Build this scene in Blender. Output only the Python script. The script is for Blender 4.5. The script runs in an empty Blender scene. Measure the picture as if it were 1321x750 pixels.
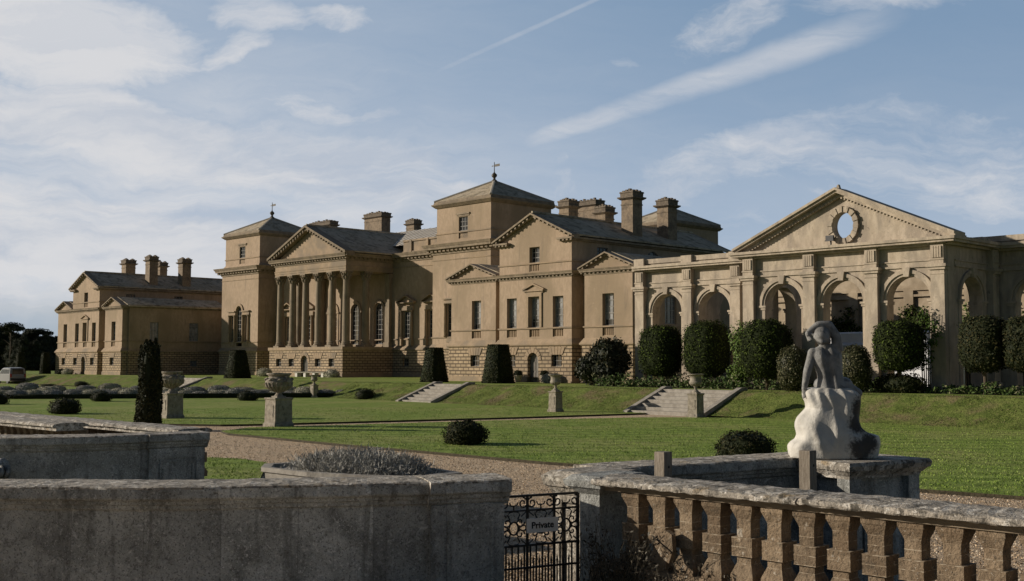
import bpy, bmesh, math, random
import numpy as np
from mathutils import Vector, Matrix
random.seed(7)
RNG = np.random.default_rng(11)
R = math.radians
sc = bpy.context.scene
COL = sc.collection

# ------------------------------------------------------------------ camera
YAW, PITCH, ZC = 44.59, 3.58, 1.62
cd = bpy.data.cameras.new('camera')
cam = bpy.data.objects.new('camera', cd)
COL.objects.link(cam)
cam.location = (0, 0, ZC)
cam.rotation_euler = (R(90 + PITCH), 0, R(YAW))
cd.sensor_width = 36.0
cd.lens = 40.42
cd.shift_x = -0.0494
cd.clip_start = 0.1
cd.clip_end = 6000
sc.camera = cam
RV = Vector((math.cos(R(YAW)), math.sin(R(YAW)), 0))       # to the right of the view
FV = Vector((-math.sin(R(YAW)), math.cos(R(YAW)), 0))      # into the view

# ------------------------------------------------------------------ sun and sky
SUN_EL = 17.4
TO_SUN = Vector((-0.781, -0.625, 0)).normalized()
SKY = 0.05
world = bpy.data.worlds.new('World')
sc.world = world
world.use_nodes = True
wt = world.node_tree
wt.nodes.clear()


class NT:
    """small helper to wire shader nodes"""
    def __init__(s, tree):
        s.t = tree

    def n(s, kind, **kw):
        nd = s.t.nodes.new(kind)
        for k, v in kw.items():
            setattr(nd, k, v)
        return nd

    def put(s, sock, v):
        if hasattr(v, 'is_output'):
            s.t.links.new(v, sock)
        elif isinstance(v, (tuple, list, Vector)) and len(v) == 3 and sock.type == 'RGBA':
            sock.default_value = (*v, 1)
        else:
            sock.default_value = v

    def m(s, op, a, b=None, c=None, clamp=False):
        nd = s.n('ShaderNodeMath', operation=op)
        nd.use_clamp = clamp
        for i, v in enumerate((a, b, c)):
            if v is not None:
                s.put(nd.inputs[i], v)
        return nd.outputs[0]

    def dot(s, a, b):
        nd = s.n('ShaderNodeVectorMath', operation='DOT_PRODUCT')
        s.put(nd.inputs[0], a)
        s.put(nd.inputs[1], b)
        return nd.outputs['Value']

    def vec(s, x, y, z):
        nd = s.n('ShaderNodeCombineXYZ')
        for i, v in enumerate((x, y, z)):
            s.put(nd.inputs[i], v)
        return nd.outputs[0]

    def noise(s, v, scale, detail=4, rough=0.55, dist=0.0):
        nd = s.n('ShaderNodeTexNoise')
        if v is not None:
            s.put(nd.inputs['Vector'], v)
        nd.inputs['Scale'].default_value = scale
        nd.inputs['Detail'].default_value = detail
        nd.inputs['Roughness'].default_value = rough
        nd.inputs['Distortion'].default_value = dist
        return nd.outputs['Fac']

    def ramp(s, f, lo, hi, a=0.0, b=1.0, smooth=True):
        nd = s.n('ShaderNodeMapRange')
        nd.interpolation_type = 'SMOOTHSTEP' if smooth else 'LINEAR'
        s.put(nd.inputs['Value'], f)
        for k, v in (('From Min', lo), ('From Max', hi), ('To Min', a), ('To Max', b)):
            s.put(nd.inputs[k], v)
        return nd.outputs[0]

    def mix(s, f, a, b, blend='MIX'):
        nd = s.n('ShaderNodeMix', data_type='RGBA', blend_type=blend)
        s.put(nd.inputs[0], f)
        s.put(nd.inputs[6], a)
        s.put(nd.inputs[7], b)
        return nd.outputs[2]


w = NT(wt)
sky = w.n('ShaderNodeTexSky', sky_type='NISHITA')
sky.sun_disc = False
sky.sun_elevation = R(SUN_EL)
sky.sun_rotation = math.atan2(TO_SUN.x, TO_SUN.y)
sky.air_density = 0.75
sky.dust_density = 0.5
sky.ozone_density = 1.0
gen = w.n('ShaderNodeTexCoord').outputs['Generated']
sep = w.n('ShaderNodeSeparateXYZ')
wt.links.new(gen, sep.inputs[0])
dF = w.m('MAXIMUM', w.m('ABSOLUTE', w.dot(gen, FV)), 0.12)
U0 = w.m('DIVIDE', w.dot(gen, RV), dF)
V0 = w.m('DIVIDE', sep.outputs[2], dF)
wv = w.vec(U0, V0, 0.0)
wa = w.noise(wv, 9.0, 5, 0.6)
wb = w.noise(w.vec(V0, U0, 3.7), 9.0, 5, 0.6)
U = w.m('ADD', U0, w.m('MULTIPLY', w.m('SUBTRACT', wa, 0.5), 0.085))
V = w.m('ADD', V0, w.m('MULTIPLY', w.m('SUBTRACT', wb, 0.5), 0.05))


def blob(u, v, ru, rv, ang, wgt):
    c, s_ = math.cos(R(ang)), math.sin(R(ang))
    du, dv = w.m('SUBTRACT', U, u), w.m('SUBTRACT', V, v)
    a = w.m('DIVIDE', w.m('ADD', w.m('MULTIPLY', du, c), w.m('MULTIPLY', dv, s_)), ru)
    b = w.m('DIVIDE', w.m('SUBTRACT', w.m('MULTIPLY', dv, c), w.m('MULTIPLY', du, s_)), rv)
    q = w.m('ADD', w.m('MULTIPLY', a, a), w.m('MULTIPLY', b, b))
    return w.ramp(q, 1.25, 0.0, 0.0, wgt)


def streak(u0, v0, u1, v1, w0, w1, wgt, warp=0.4):
    L = math.hypot(u1 - u0, v1 - v0)
    c, s_ = (u1 - u0) / L, (v1 - v0) / L
    du = w.m('SUBTRACT', w.m('ADD', U0, w.m('MULTIPLY', w.m('SUBTRACT', U, U0), warp)), u0)
    dv = w.m('SUBTRACT', w.m('ADD', V0, w.m('MULTIPLY', w.m('SUBTRACT', V, V0), warp)), v0)
    a = w.m('DIVIDE', w.m('ADD', w.m('MULTIPLY', du, c), w.m('MULTIPLY', dv, s_)), L)
    b = w.m('ABSOLUTE', w.m('SUBTRACT', w.m('MULTIPLY', dv, c), w.m('MULTIPLY', du, s_)))
    wid = w.m('ADD', w0, w.m('MULTIPLY', w.m('MINIMUM', w.m('MAXIMUM', a, 0.0), 1.0), w1 - w0))
    core = w.ramp(w.m('DIVIDE', b, wid), 1.0, 0.15)
    ends = w.m('MULTIPLY', w.ramp(a, -0.06, 0.12), w.ramp(a, 1.08, 0.75))
    return w.m('MULTIPLY', w.m('MULTIPLY', core, ends), wgt)


fine = w.noise(w.vec(w.m('MULTIPLY', U, 0.55), w.m('MULTIPLY', V, 1.35), 0.4), 12.0, 10, 0.66, 0.6)
wisp = w.noise(w.vec(w.m('ADD', w.m('MULTIPLY', U, 0.45), w.m('MULTIPLY', V, 0.5)), w.m('MULTIPLY', V, 2.2), 7.1), 16.0, 10, 0.68, 0.8)
broad = w.noise(w.vec(w.m('MULTIPLY', U, 0.5), w.m('MULTIPLY', V, 1.6), 2.3), 5.0, 6, 0.55, 0.3)
pieces = [
    blob(-0.47, 0.29, 0.18, 0.06, -8, 1.45), blob(-0.45, 0.262, 0.10, 0.028, 0, 0.9),
    blob(-0.27, 0.307, 0.06, 0.022, 0, 0.95), blob(-0.205, 0.307, 0.055, 0.016, -6, 0.8),
    blob(-0.287, 0.276, 0.05, 0.017, 30, 0.75),
    blob(-0.40, 0.205, 0.24, 0.04, -10, 1.35), blob(-0.25, 0.175, 0.28, 0.045, -6, 1.25),
    blob(-0.22, 0.222, 0.08, 0.013, -12, 0.7), blob(-0.16, 0.216, 0.035, 0.011, 0, 0.7),
    blob(-0.48, 0.13, 0.30, 0.05, 0, 0.95), blob(-0.25, 0.12, 0.30, 0.04, 0, 0.75),
    blob(-0.05, 0.15, 0.12, 0.035, 0, 0.75), blob(0.19, 0.192, 0.10, 0.036, 10, 0.85),
    blob(0.10, 0.165, 0.08, 0.034, 25, 0.72), blob(0.30, 0.185, 0.17, 0.055, -4, 0.66),
    blob(0.39, 0.15, 0.14, 0.04, 0, 0.55), blob(0.155, 0.305, 0.07, 0.026, 20, 0.55),
    blob(0.29, 0.318, 0.10, 0.013, 0, 0.55), blob(0.05, 0.265, 0.02, 0.007, 0, 0.42),
    blob(0.006, 0.178, 0.014, 0.006, 0, 0.42), blob(0.14, 0.125, 0.07, 0.015, 0, 0.5),
]
msk = pieces[0]
for p_ in pieces[1:]:
    msk = w.m('MAXIMUM', msk, p_)
left = w.ramp(U0, 0.16, -0.36, 0.0, 0.72)
low = w.m('MULTIPLY', w.ramp(V0, 0.30, 0.10, 0.25, 1.0), w.ramp(V0, 0.0, 0.09, 0.5, 1.0))
wash = w.m('MULTIPLY', w.m('ADD', left, 0.16), low)
cl = w.m('ADD', w.m('MULTIPLY', msk, 0.85), w.m('ADD', w.m('MULTIPLY', fine, 1.5), w.m('MULTIPLY', wisp, 0.9)))
cl = w.ramp(w.m('SUBTRACT', cl, 1.45), -0.12, 0.85)
thin = w.m('MULTIPLY', w.m('MULTIPLY', w.m('ADD', broad, w.m('MULTIPLY', w.m('SUBTRACT', wisp, 0.5), 0.9)), wash), 1.75)
st = w.m('MAXIMUM', streak(-0.045, 0.188, 0.30, 0.309, 0.013, 0.022, 0.66, 0.32),
         streak(-0.122, 0.251, 0.06, 0.335, 0.0045, 0.003, 0.34, 0.05))
st = w.m('MULTIPLY', st, w.ramp(wisp, 0.25, 0.65, 0.5, 1.0))
cover = w.m('MAXIMUM', w.m('MULTIPLY', cl, 0.94), w.m('MAXIMUM', thin, st), clamp=True)
cover = w.m('MINIMUM', w.m('ADD', cover, w.ramp(V0, 0.15, -0.01, 0.0, 0.10)), 0.95)
shade = w.ramp(w.noise(w.vec(w.m('MULTIPLY', U, 0.5), w.m('MULTIPLY', V, 2.2), 5.0), 8.0, 8, 0.6, 0.4), 0.36, 0.60)
shade = w.m('MAXIMUM', shade, w.ramp(V0, 0.16, 0.30, 0, 0.7))
ccol = w.mix(shade, (12.0, 13.2, 15.2), (17.2, 17.2, 17.6))
# bright veil added over the sky in view only, so fill elsewhere stays low
veil_t = w.ramp(V0, 0.34, 0.04)
veil = w.mix(w.m('MULTIPLY', w.m('ADD', veil_t, w.ramp(U0, 0.3, -0.4, 0, .5)), 0.62, clamp=True), (5.38, 8.38, 12.50), (11.75, 14.50, 18.25))
patch = w.ramp(w.dot(gen, FV), 0.60, 0.84)
skyc = w.mix(w.m('MULTIPLY', patch, 0.85), sky.outputs[0], veil)
cover = w.m('MULTIPLY', cover, patch)
bg = w.n('ShaderNodeBackground')
gloom = w.m('MULTIPLY', w.m('MULTIPLY', w.ramp(w.m('ADD', V, w.m('MULTIPLY', w.m('SUBTRACT', broad, 0.5), 0.14)), 0.10, 0.03), w.ramp(U, -0.16, -0.50)), w.m('MULTIPLY', patch, 0.85))
wt.links.new(w.mix(gloom, w.mix(cover, skyc, ccol), (8.8, 10.4, 12.0)), bg.inputs['Color'])
bg.inputs['Strength'].default_value = SKY
wout = w.n('ShaderNodeOutputWorld')
wt.links.new(bg.outputs[0], wout.inputs[0])

sd = bpy.data.lights.new('sun', 'SUN')
sun = bpy.data.objects.new('sun', sd)
COL.objects.link(sun)
sd.energy = 5.0
sd.angle = R(0.55)
sd.color = (1.0, 0.90, 0.77)
s_dir = TO_SUN * math.cos(R(SUN_EL)) + Vector((0, 0, math.sin(R(SUN_EL))))
sun.rotation_euler = s_dir.to_track_quat('Z', 'Y').to_euler()
sun.location = (-60, -40, 60)
vs = sc.view_settings
vs.view_transform = 'Standard'
vs.look = 'None'
vs.gamma = 1
vs.exposure = -0.30
sc.display_settings.display_device = 'sRGB'
try:
    sc.cycles.max_bounces = 6
    sc.cycles.diffuse_bounces = 1
    sc.cycles.glossy_bounces = 2
    sc.cycles.use_denoising = True
except Exception:
    pass

# ------------------------------------------------------------------ materials


def mat(name, c1, c2, scale=3.0, rough=0.85, detail=6, stripes=None, objvar=0.0, big=None, bigscale=0.25, bump=0.0, bscale=40.0, spec=0.3,
        lo=0.35, hi=0.65, brick=None, patches=(), stretch=None, metal=0.0):
    m_ = bpy.data.materials.new(name)
    m_.use_nodes = True
    t = m_.node_tree
    b = t.nodes['Principled BSDF']
    k = NT(t)
    pos = k.n('ShaderNodeNewGeometry').outputs['Position']
    if stretch:
        nd = k.n('ShaderNodeVectorMath', operation='MULTIPLY')
        k.put(nd.inputs[0], pos)
        nd.inputs[1].default_value = stretch
        npos = nd.outputs[0]
    else:
        npos = pos
    f = k.ramp(k.noise(npos, scale, detail, 0.6), lo, hi)
    col = k.mix(f, c1, c2)
    if big is not None:
        col = k.mix(k.ramp(k.noise(npos, bigscale, 4, 0.55), 0.42, 0.66), col, big)
    for (pc, ps, plo, phi, pw, *st_) in patches:
        pp = pos
        if st_:
            nd = k.n('ShaderNodeVectorMath', operation='MULTIPLY')
            k.put(nd.inputs[0], pos)
            nd.inputs[1].default_value = st_[0]
            pp = nd.outputs[0]
        pf = k.m('MULTIPLY', k.ramp(k.noise(pp, ps, 7, 0.62, 0.5), plo, phi), pw)
        col = k.mix(pf, col, pc)
    if objvar:
        rnd = k.n('ShaderNodeObjectInfo').outputs['Random']
        nd = k.n('ShaderNodeVectorMath', operation='SCALE')
        k.put(nd.inputs[0], col)
        k.put(nd.inputs['Scale'], k.ramp(rnd, 0.0, 1.0, 1 - objvar, 1 + objvar, False))
        col = nd.outputs[0]
    if stripes:
        sx, sy, per, amt = stripes
        wob = k.m('MULTIPLY', k.noise(pos, 0.35, 3), 0.9)
        sv = k.m('SINE', k.m('MULTIPLY', k.m('ADD', k.dot(pos, (sx, sy, 0.0)), wob), 2 * math.pi / per))
        kk = k.m('ADD', 1.0, k.m('MULTIPLY', sv, amt))
        nd = k.n('ShaderNodeVectorMath', operation='SCALE')
        k.put(nd.inputs[0], col)
        k.put(nd.inputs['Scale'], kk)
        col = nd.outputs[0]
    h = None
    if bump:
        h = k.m('MULTIPLY', k.noise(pos, bscale, 6, 0.65), bump)
    if brick:
        bw, bh, mort, mcol, depth = brick[:5]
        sp = k.n('ShaderNodeSeparateXYZ')
        t.links.new(pos, sp.inputs[0])
        uu = k.m('ADD', sp.outputs[0], sp.outputs[1])
        bt = k.n('ShaderNodeTexBrick')
        t.links.new(k.vec(uu, k.m('ADD', sp.outputs[2], 3.0), 0.0), bt.inputs['Vector'])
        bt.inputs['Scale'].default_value = 1.0
        bt.inputs['Mortar Size'].default_value = mort
        bt.inputs['Mortar Smooth'].default_value = 0.25
        bt.inputs['Bias'].default_value = 0.0
        bt.inputs['Brick Width'].default_value = bw
        bt.inputs['Row Height'].default_value = bh
        cv = brick[5] if len(brick) > 5 else 0.13
        bt.inputs['Color1'].default_value = (1 - cv,) * 3 + (1,)
        bt.inputs['Color2'].default_value = (1 + cv,) * 3 + (1,)
        bt.inputs['Mortar'].default_value = (1, 1, 1, 1)
        col = k.mix(1.0, col, bt.outputs['Color'], 'MULTIPLY')
        col = k.mix(k.m('MULTIPLY', bt.outputs['Fac'], 0.9), col, mcol)
        hb = k.m('MULTIPLY', k.m('SUBTRACT', 1.0, bt.outputs['Fac']), depth)
        h = hb if h is None else k.m('ADD', h, hb)
    if h is not None:
        bn = k.n('ShaderNodeBump')
        bn.inputs['Strength'].default_value = 1.0
        bn.inputs['Distance'].default_value = 1.0
        t.links.new(h, bn.inputs['Height'])
        t.links.new(bn.outputs[0], b.inputs['Normal'])
    t.links.new(col, b.inputs['Base Color'])
    b.inputs['Roughness'].default_value = rough
    b.inputs['Specular IOR Level'].default_value = spec
    b.inputs['Metallic'].default_value = metal
    return m_


M = {}
M['wall'] = mat('pale_brick', (0.388, 0.288, 0.195), (0.478, 0.358, 0.247), 2.6, big=(0.325, 0.245, 0.16), bigscale=0.22, bump=0.014, bscale=7, stretch=(1.5, 1.5, 0.75), lo=0.3, hi=0.7,
                patches=(((0.235, 0.18, 0.125), 0.8, 0.56, 0.76, 0.5), ((0.50, 0.385, 0.265), 2.1, 0.60, 0.74, 0.45), ((0.24, 0.185, 0.13), 5.5, 0.60, 0.72, 0.4), ((0.20, 0.16, 0.12), 1.0, 0.57, 0.72, 0.5, (2.6, 2.6, 0.28))))
M['cornice'] = mat('shaded_cornice_stone', (0.235, 0.185, 0.13), (0.355, 0.28, 0.195), 1.9, bump=0.01, bscale=10, patches=(((0.15, 0.125, 0.095), 1.4, 0.52, 0.72, 0.6),))  # darker than the plain trim, to paint in the shading of the cornices
M['rustic'] = mat('rusticated_stone', (0.41, 0.305, 0.19), (0.52, 0.395, 0.255), 1.7, big=(0.37, 0.28, 0.18), bigscale=0.3, bump=0.02, bscale=7,
                  brick=(0.70, 0.30, 0.045, (0.105, 0.078, 0.052), 0.08))
M['trim'] = mat('dressed_stone', (0.36, 0.265, 0.17), (0.43, 0.32, 0.21), 2.5, big=(0.27, 0.215, 0.155), bigscale=0.5, bump=0.01, bscale=10)
M['darktrim'] = mat('weathered_shaded_stone', (0.20, 0.16, 0.115), (0.30, 0.235, 0.16), 1.6, bump=0.01, bscale=10)  # weathered tone, dark enough to paint in shade under copings and cornices
M['conserv'] = mat('weathered_conservatory_stone', (0.455, 0.375, 0.278), (0.59, 0.495, 0.378), 2.2, big=(0.37, 0.31, 0.24), bigscale=0.8, bump=0.02, bscale=8, stretch=(1.6, 1.6, 0.6), lo=0.3, hi=0.7,
                   patches=(((0.24, 0.20, 0.15), 1.3, 0.57, 0.75, 0.55), ((0.66, 0.57, 0.43), 2.6, 0.60, 0.74, 0.55), ((0.13, 0.11, 0.09), 5.0, 0.60, 0.72, 0.5), ((0.19, 0.16, 0.125), 1.2, 0.58, 0.74, 0.5, (3.0, 3.0, 0.3))))
M['cinner'] = mat('plain_inner_stone', (0.42, 0.335, 0.23), (0.52, 0.425, 0.305), 1.5, big=(0.30, 0.235, 0.16), bigscale=0.6, bump=0.015, bscale=8)
M['lead'] = mat('dark_lead_roof', (0.37, 0.305, 0.21), (0.52, 0.44, 0.315), 2.4, rough=0.95, big=(0.54, 0.46, 0.345), bigscale=0.5, bump=0.02, bscale=5, spec=0.12, patches=(((0.16, 0.135, 0.098), 1.3, 0.48, 0.68, 0.85), ((0.42, 0.37, 0.29), 3.5, 0.6, 0.72, 0.5)))
M['chim'] = mat('sooted_brick', (0.225, 0.172, 0.118), (0.345, 0.265, 0.182), 4.5, lo=0.3, hi=0.7, bump=0.014, bscale=9, patches=(((0.13, 0.105, 0.08), 1.2, 0.46, 0.68, 0.75), ((0.40, 0.31, 0.215), 7, 0.6, 0.72, 0.5)))
M['sootcap'] = mat('blackened_chimney_cap', (0.13, 0.105, 0.08), (0.23, 0.185, 0.135), 4, bump=0.012, bscale=9)
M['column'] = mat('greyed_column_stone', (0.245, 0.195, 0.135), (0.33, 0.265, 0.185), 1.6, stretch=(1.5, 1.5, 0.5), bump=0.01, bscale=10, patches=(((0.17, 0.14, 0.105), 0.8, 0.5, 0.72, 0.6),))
M['palelead'] = mat('pale_lead_roof', (0.50, 0.45, 0.37), (0.62, 0.56, 0.47), 0.9, rough=0.6, bump=0.02, bscale=3)
M['coping'] = mat('roof_edge_stone', (0.36, 0.33, 0.275), (0.48, 0.44, 0.37), 3)
M['glass'] = mat('dark_window_glass', (0.018, 0.021, 0.025), (0.035, 0.04, 0.046), 0.8, rough=0.07, spec=0.6)
M['blind'] = mat('grey_window_blind', (0.17, 0.175, 0.18), (0.36, 0.365, 0.37), 1.3, rough=0.15, spec=0.6)
M['sash'] = mat('off_white_sash', (0.25, 0.24, 0.22), (0.36, 0.345, 0.315), 3)
M['oldsash'] = mat('grey_sash', (0.15, 0.145, 0.13), (0.22, 0.21, 0.19), 3)
M['door'] = mat('grey_painted_door', (0.20, 0.185, 0.16), (0.26, 0.24, 0.21), 4)
M['grass'] = mat('mown_grass', (0.195, 0.275, 0.054), (0.295, 0.375, 0.088), 1.7, rough=0.9, big=(0.33, 0.36, 0.11), bigscale=0.24, bump=0.03, bscale=11, spec=0.1, lo=0.3, hi=0.7,
                 stripes=(-0.6, 0.8, 1.5, 0.15),
                 patches=(((0.32, 0.29, 0.13), 0.5, 0.60, 0.8, 0.45), ((0.115, 0.16, 0.03), 3.4, 0.48, 0.68, 0.75)))
M['roughgrass'] = mat('rough_bank_grass', (0.115, 0.155, 0.035), (0.185, 0.22, 0.058), 1.9, rough=0.95, bump=0.10, bscale=6, spec=0.1,
                      patches=(((0.22, 0.165, 0.095), 0.42, 0.48, 0.68, 0.9), ((0.08, 0.105, 0.025), 4.0, 0.52, 0.7, 0.7)))
M['soil'] = mat('dark_turf_edge', (0.05, 0.042, 0.025), (0.085, 0.07, 0.04), 6, bump=0.05, bscale=14)
M['gravel'] = mat('honey_gravel', (0.58, 0.43, 0.28), (0.84, 0.655, 0.455), 16, lo=0.3, hi=0.7, big=(0.64, 0.50, 0.35), bigscale=0.35, bump=0.10, bscale=16, rough=0.95, spec=0.1,
                  patches=(((0.22, 0.155, 0.095), 11, 0.58, 0.72, 0.6), ((0.60, 0.47, 0.33), 20, 0.6, 0.74, 0.6)))
M['ground'] = mat('far_ground', (0.055, 0.075, 0.02), (0.09, 0.10, 0.03), 0.3)
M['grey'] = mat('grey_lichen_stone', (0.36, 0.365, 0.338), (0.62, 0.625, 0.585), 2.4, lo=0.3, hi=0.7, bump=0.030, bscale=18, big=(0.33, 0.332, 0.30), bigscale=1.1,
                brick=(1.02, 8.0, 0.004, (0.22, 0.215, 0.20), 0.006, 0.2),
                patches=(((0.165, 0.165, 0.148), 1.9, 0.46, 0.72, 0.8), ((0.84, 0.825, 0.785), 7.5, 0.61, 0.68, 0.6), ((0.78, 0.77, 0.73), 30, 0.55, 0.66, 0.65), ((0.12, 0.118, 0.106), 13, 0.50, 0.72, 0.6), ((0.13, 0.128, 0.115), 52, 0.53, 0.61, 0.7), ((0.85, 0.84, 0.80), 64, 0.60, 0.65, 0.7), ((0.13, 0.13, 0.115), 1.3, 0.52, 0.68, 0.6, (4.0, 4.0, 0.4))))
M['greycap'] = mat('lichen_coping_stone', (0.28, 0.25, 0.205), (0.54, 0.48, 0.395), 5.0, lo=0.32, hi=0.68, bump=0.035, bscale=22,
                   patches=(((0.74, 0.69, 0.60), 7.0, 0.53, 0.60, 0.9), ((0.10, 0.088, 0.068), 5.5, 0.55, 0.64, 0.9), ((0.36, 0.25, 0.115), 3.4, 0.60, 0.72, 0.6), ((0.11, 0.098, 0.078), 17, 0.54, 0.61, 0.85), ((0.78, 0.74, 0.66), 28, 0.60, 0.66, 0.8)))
M['sand'] = mat('sandstone_blocks', (0.225, 0.165, 0.106), (0.33, 0.247, 0.162), 7.0, bump=0.035, bscale=20, objvar=0.16, big=(0.205, 0.145, 0.09), bigscale=2.5,
                patches=(((0.52, 0.46, 0.37), 11, 0.62, 0.68, 0.8), ((0.12, 0.095, 0.065), 6, 0.54, 0.70, 0.7), ((0.10, 0.08, 0.055), 34, 0.55, 0.64, 0.65), ((0.48, 0.43, 0.35), 40, 0.63, 0.69, 0.7)))
M['mortar'] = mat('pale_mortar', (0.24, 0.175, 0.11), (0.50, 0.42, 0.31), 18, lo=0.45, hi=0.62)
M['urn'] = mat('mottled_urn_stone', (0.26, 0.225, 0.175), (0.40, 0.35, 0.275), 5, bump=0.03, bscale=20, patches=(((0.12, 0.105, 0.085), 6, 0.56, 0.68, 0.8), ((0.48, 0.44, 0.37), 9, 0.6, 0.7, 0.6)))
M['step'] = mat('grey_step_stone', (0.30, 0.27, 0.225), (0.42, 0.385, 0.33), 3, bump=0.02, bscale=12)
M['iron'] = mat('black_iron', (0.012, 0.012, 0.013), (0.022, 0.021, 0.02), 8, rough=0.5, spec=0.5)
M['wood'] = mat('weathered_timber', (0.20, 0.165, 0.125), (0.31, 0.265, 0.21), 9, stretch=(6, 6, 0.6), bump=0.008, bscale=30)
M['marble'] = mat('pale_weathered_marble', (0.55, 0.52, 0.455), (0.68, 0.65, 0.58), 3.2, rough=0.6, bump=0.012, bscale=22,
                  patches=(((0.36, 0.33, 0.28), 4.0, 0.58, 0.75, 0.7),))
M['bronze'] = mat('dull_grey_stone', (0.175, 0.171, 0.160), (0.33, 0.325, 0.305), 5, rough=0.6, bump=0.010, bscale=34, spec=0.3,
                  patches=(((0.52, 0.51, 0.485), 5, 0.58, 0.74, 0.55), ((0.05, 0.048, 0.044), 5, 0.55, 0.70, 0.75)))
M['sign'] = mat('grey_white_sign', (0.88, 0.84, 0.77), (0.92, 0.88, 0.82), 30, rough=0.4)
M['darkstone'] = mat('blackened_stone', (0.022, 0.021, 0.019), (0.05, 0.047, 0.042), 5, bump=0.02, bscale=24, patches=(((0.12, 0.115, 0.10), 6, 0.62, 0.74, 0.6),))
M['ink'] = mat('black_lettering', (0.015, 0.015, 0.016), (0.02, 0.02, 0.02), 5)
M['bark'] = mat('brown_bark', (0.07, 0.052, 0.036), (0.13, 0.10, 0.07), 7, stretch=(3, 3, 0.5))
M['carpaint'] = mat('silver_paint', (0.21, 0.215, 0.22), (0.25, 0.255, 0.26), 1, rough=0.35, spec=0.4)
M['cardark'] = mat('black_plastic', (0.02, 0.02, 0.021), (0.03, 0.03, 0.031), 3, rough=0.5)
M['carglass'] = mat('tinted_glass', (0.012, 0.013, 0.015), (0.02, 0.021, 0.023), 1, rough=0.05, spec=0.7)
M['redlamp'] = mat('red_lamp_plastic', (0.22, 0.012, 0.01), (0.28, 0.02, 0.015), 3, rough=0.25)
M['white'] = mat('white_canvas', (0.86, 0.87, 0.89), (0.92, 0.93, 0.95), 1.5, rough=0.7)
M['vane'] = mat('tarnished_metal', (0.07, 0.06, 0.045), (0.13, 0.11, 0.08), 6, rough=0.6)


def leafmat(name, cs, rough=0.6, spec=0.18):
    out = []
    for i, c in enumerate(cs):
        out.append(mat(name + '_%d' % i, tuple(x * 0.8 for x in c), tuple(x * 1.2 for x in c), 2.5, rough=rough, spec=spec))
    return out


L_yew = leafmat('yew', ((0.020, 0.026, 0.010), (0.036, 0.040, 0.014), (0.062, 0.055, 0.020)), 0.7, 0.15)
L_ball = leafmat('holm_oak', ((0.020, 0.027, 0.010), (0.040, 0.054, 0.014), (0.085, 0.12, 0.024)), 0.75, 0.06)
L_laurel = leafmat('laurel', ((0.018, 0.023, 0.012), (0.032, 0.036, 0.018), (0.07, 0.065, 0.035)), 0.5, 0.15)
L_bronze = leafmat('variegated_shrub', ((0.040, 0.045, 0.018), (0.085, 0.082, 0.038), (0.19, 0.175, 0.10)), 0.5)
L_green = leafmat('bright_climber', ((0.055, 0.095, 0.016), (0.095, 0.155, 0.028), (0.15, 0.205, 0.05)), 0.6)
L_bed = leafmat('border_plants', ((0.045, 0.080, 0.020), (0.090, 0.135, 0.035), (0.19, 0.185, 0.10)), 0.7)
L_silver = leafmat('lavender', ((0.27, 0.262, 0.232), (0.42, 0.41, 0.365), (0.55, 0.535, 0.49)), 0.8, 0.1)
L_sage = leafmat('cotton_lavender', ((0.36, 0.34, 0.25), (0.50, 0.475, 0.37), (0.62, 0.59, 0.48)), 0.85, 0.1)
L_grass = leafmat('grass_blades', ((0.15, 0.235, 0.038), (0.255, 0.355, 0.068), (0.36, 0.42, 0.13)), 0.7, 0.1)
L_rough = leafmat('bank_blades', ((0.105, 0.15, 0.03), (0.165, 0.20, 0.048), (0.25, 0.205, 0.11)), 0.7, 0.1)
L_peb = leafmat('pebbles', ((0.36, 0.26, 0.165), (0.66, 0.50, 0.335), (0.82, 0.70, 0.54)), 0.8, 0.15)
L_tree = leafmat('pine', ((0.024, 0.030, 0.018), (0.042, 0.047, 0.026), (0.068, 0.070, 0.042)), 0.8, 0.1)
L_dead = leafmat('dry_stems', ((0.05, 0.045, 0.035), (0.11, 0.095, 0.07), (0.24, 0.22, 0.18)), 0.8, 0.1)

# ------------------------------------------------------------------ mesh helpers


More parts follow.
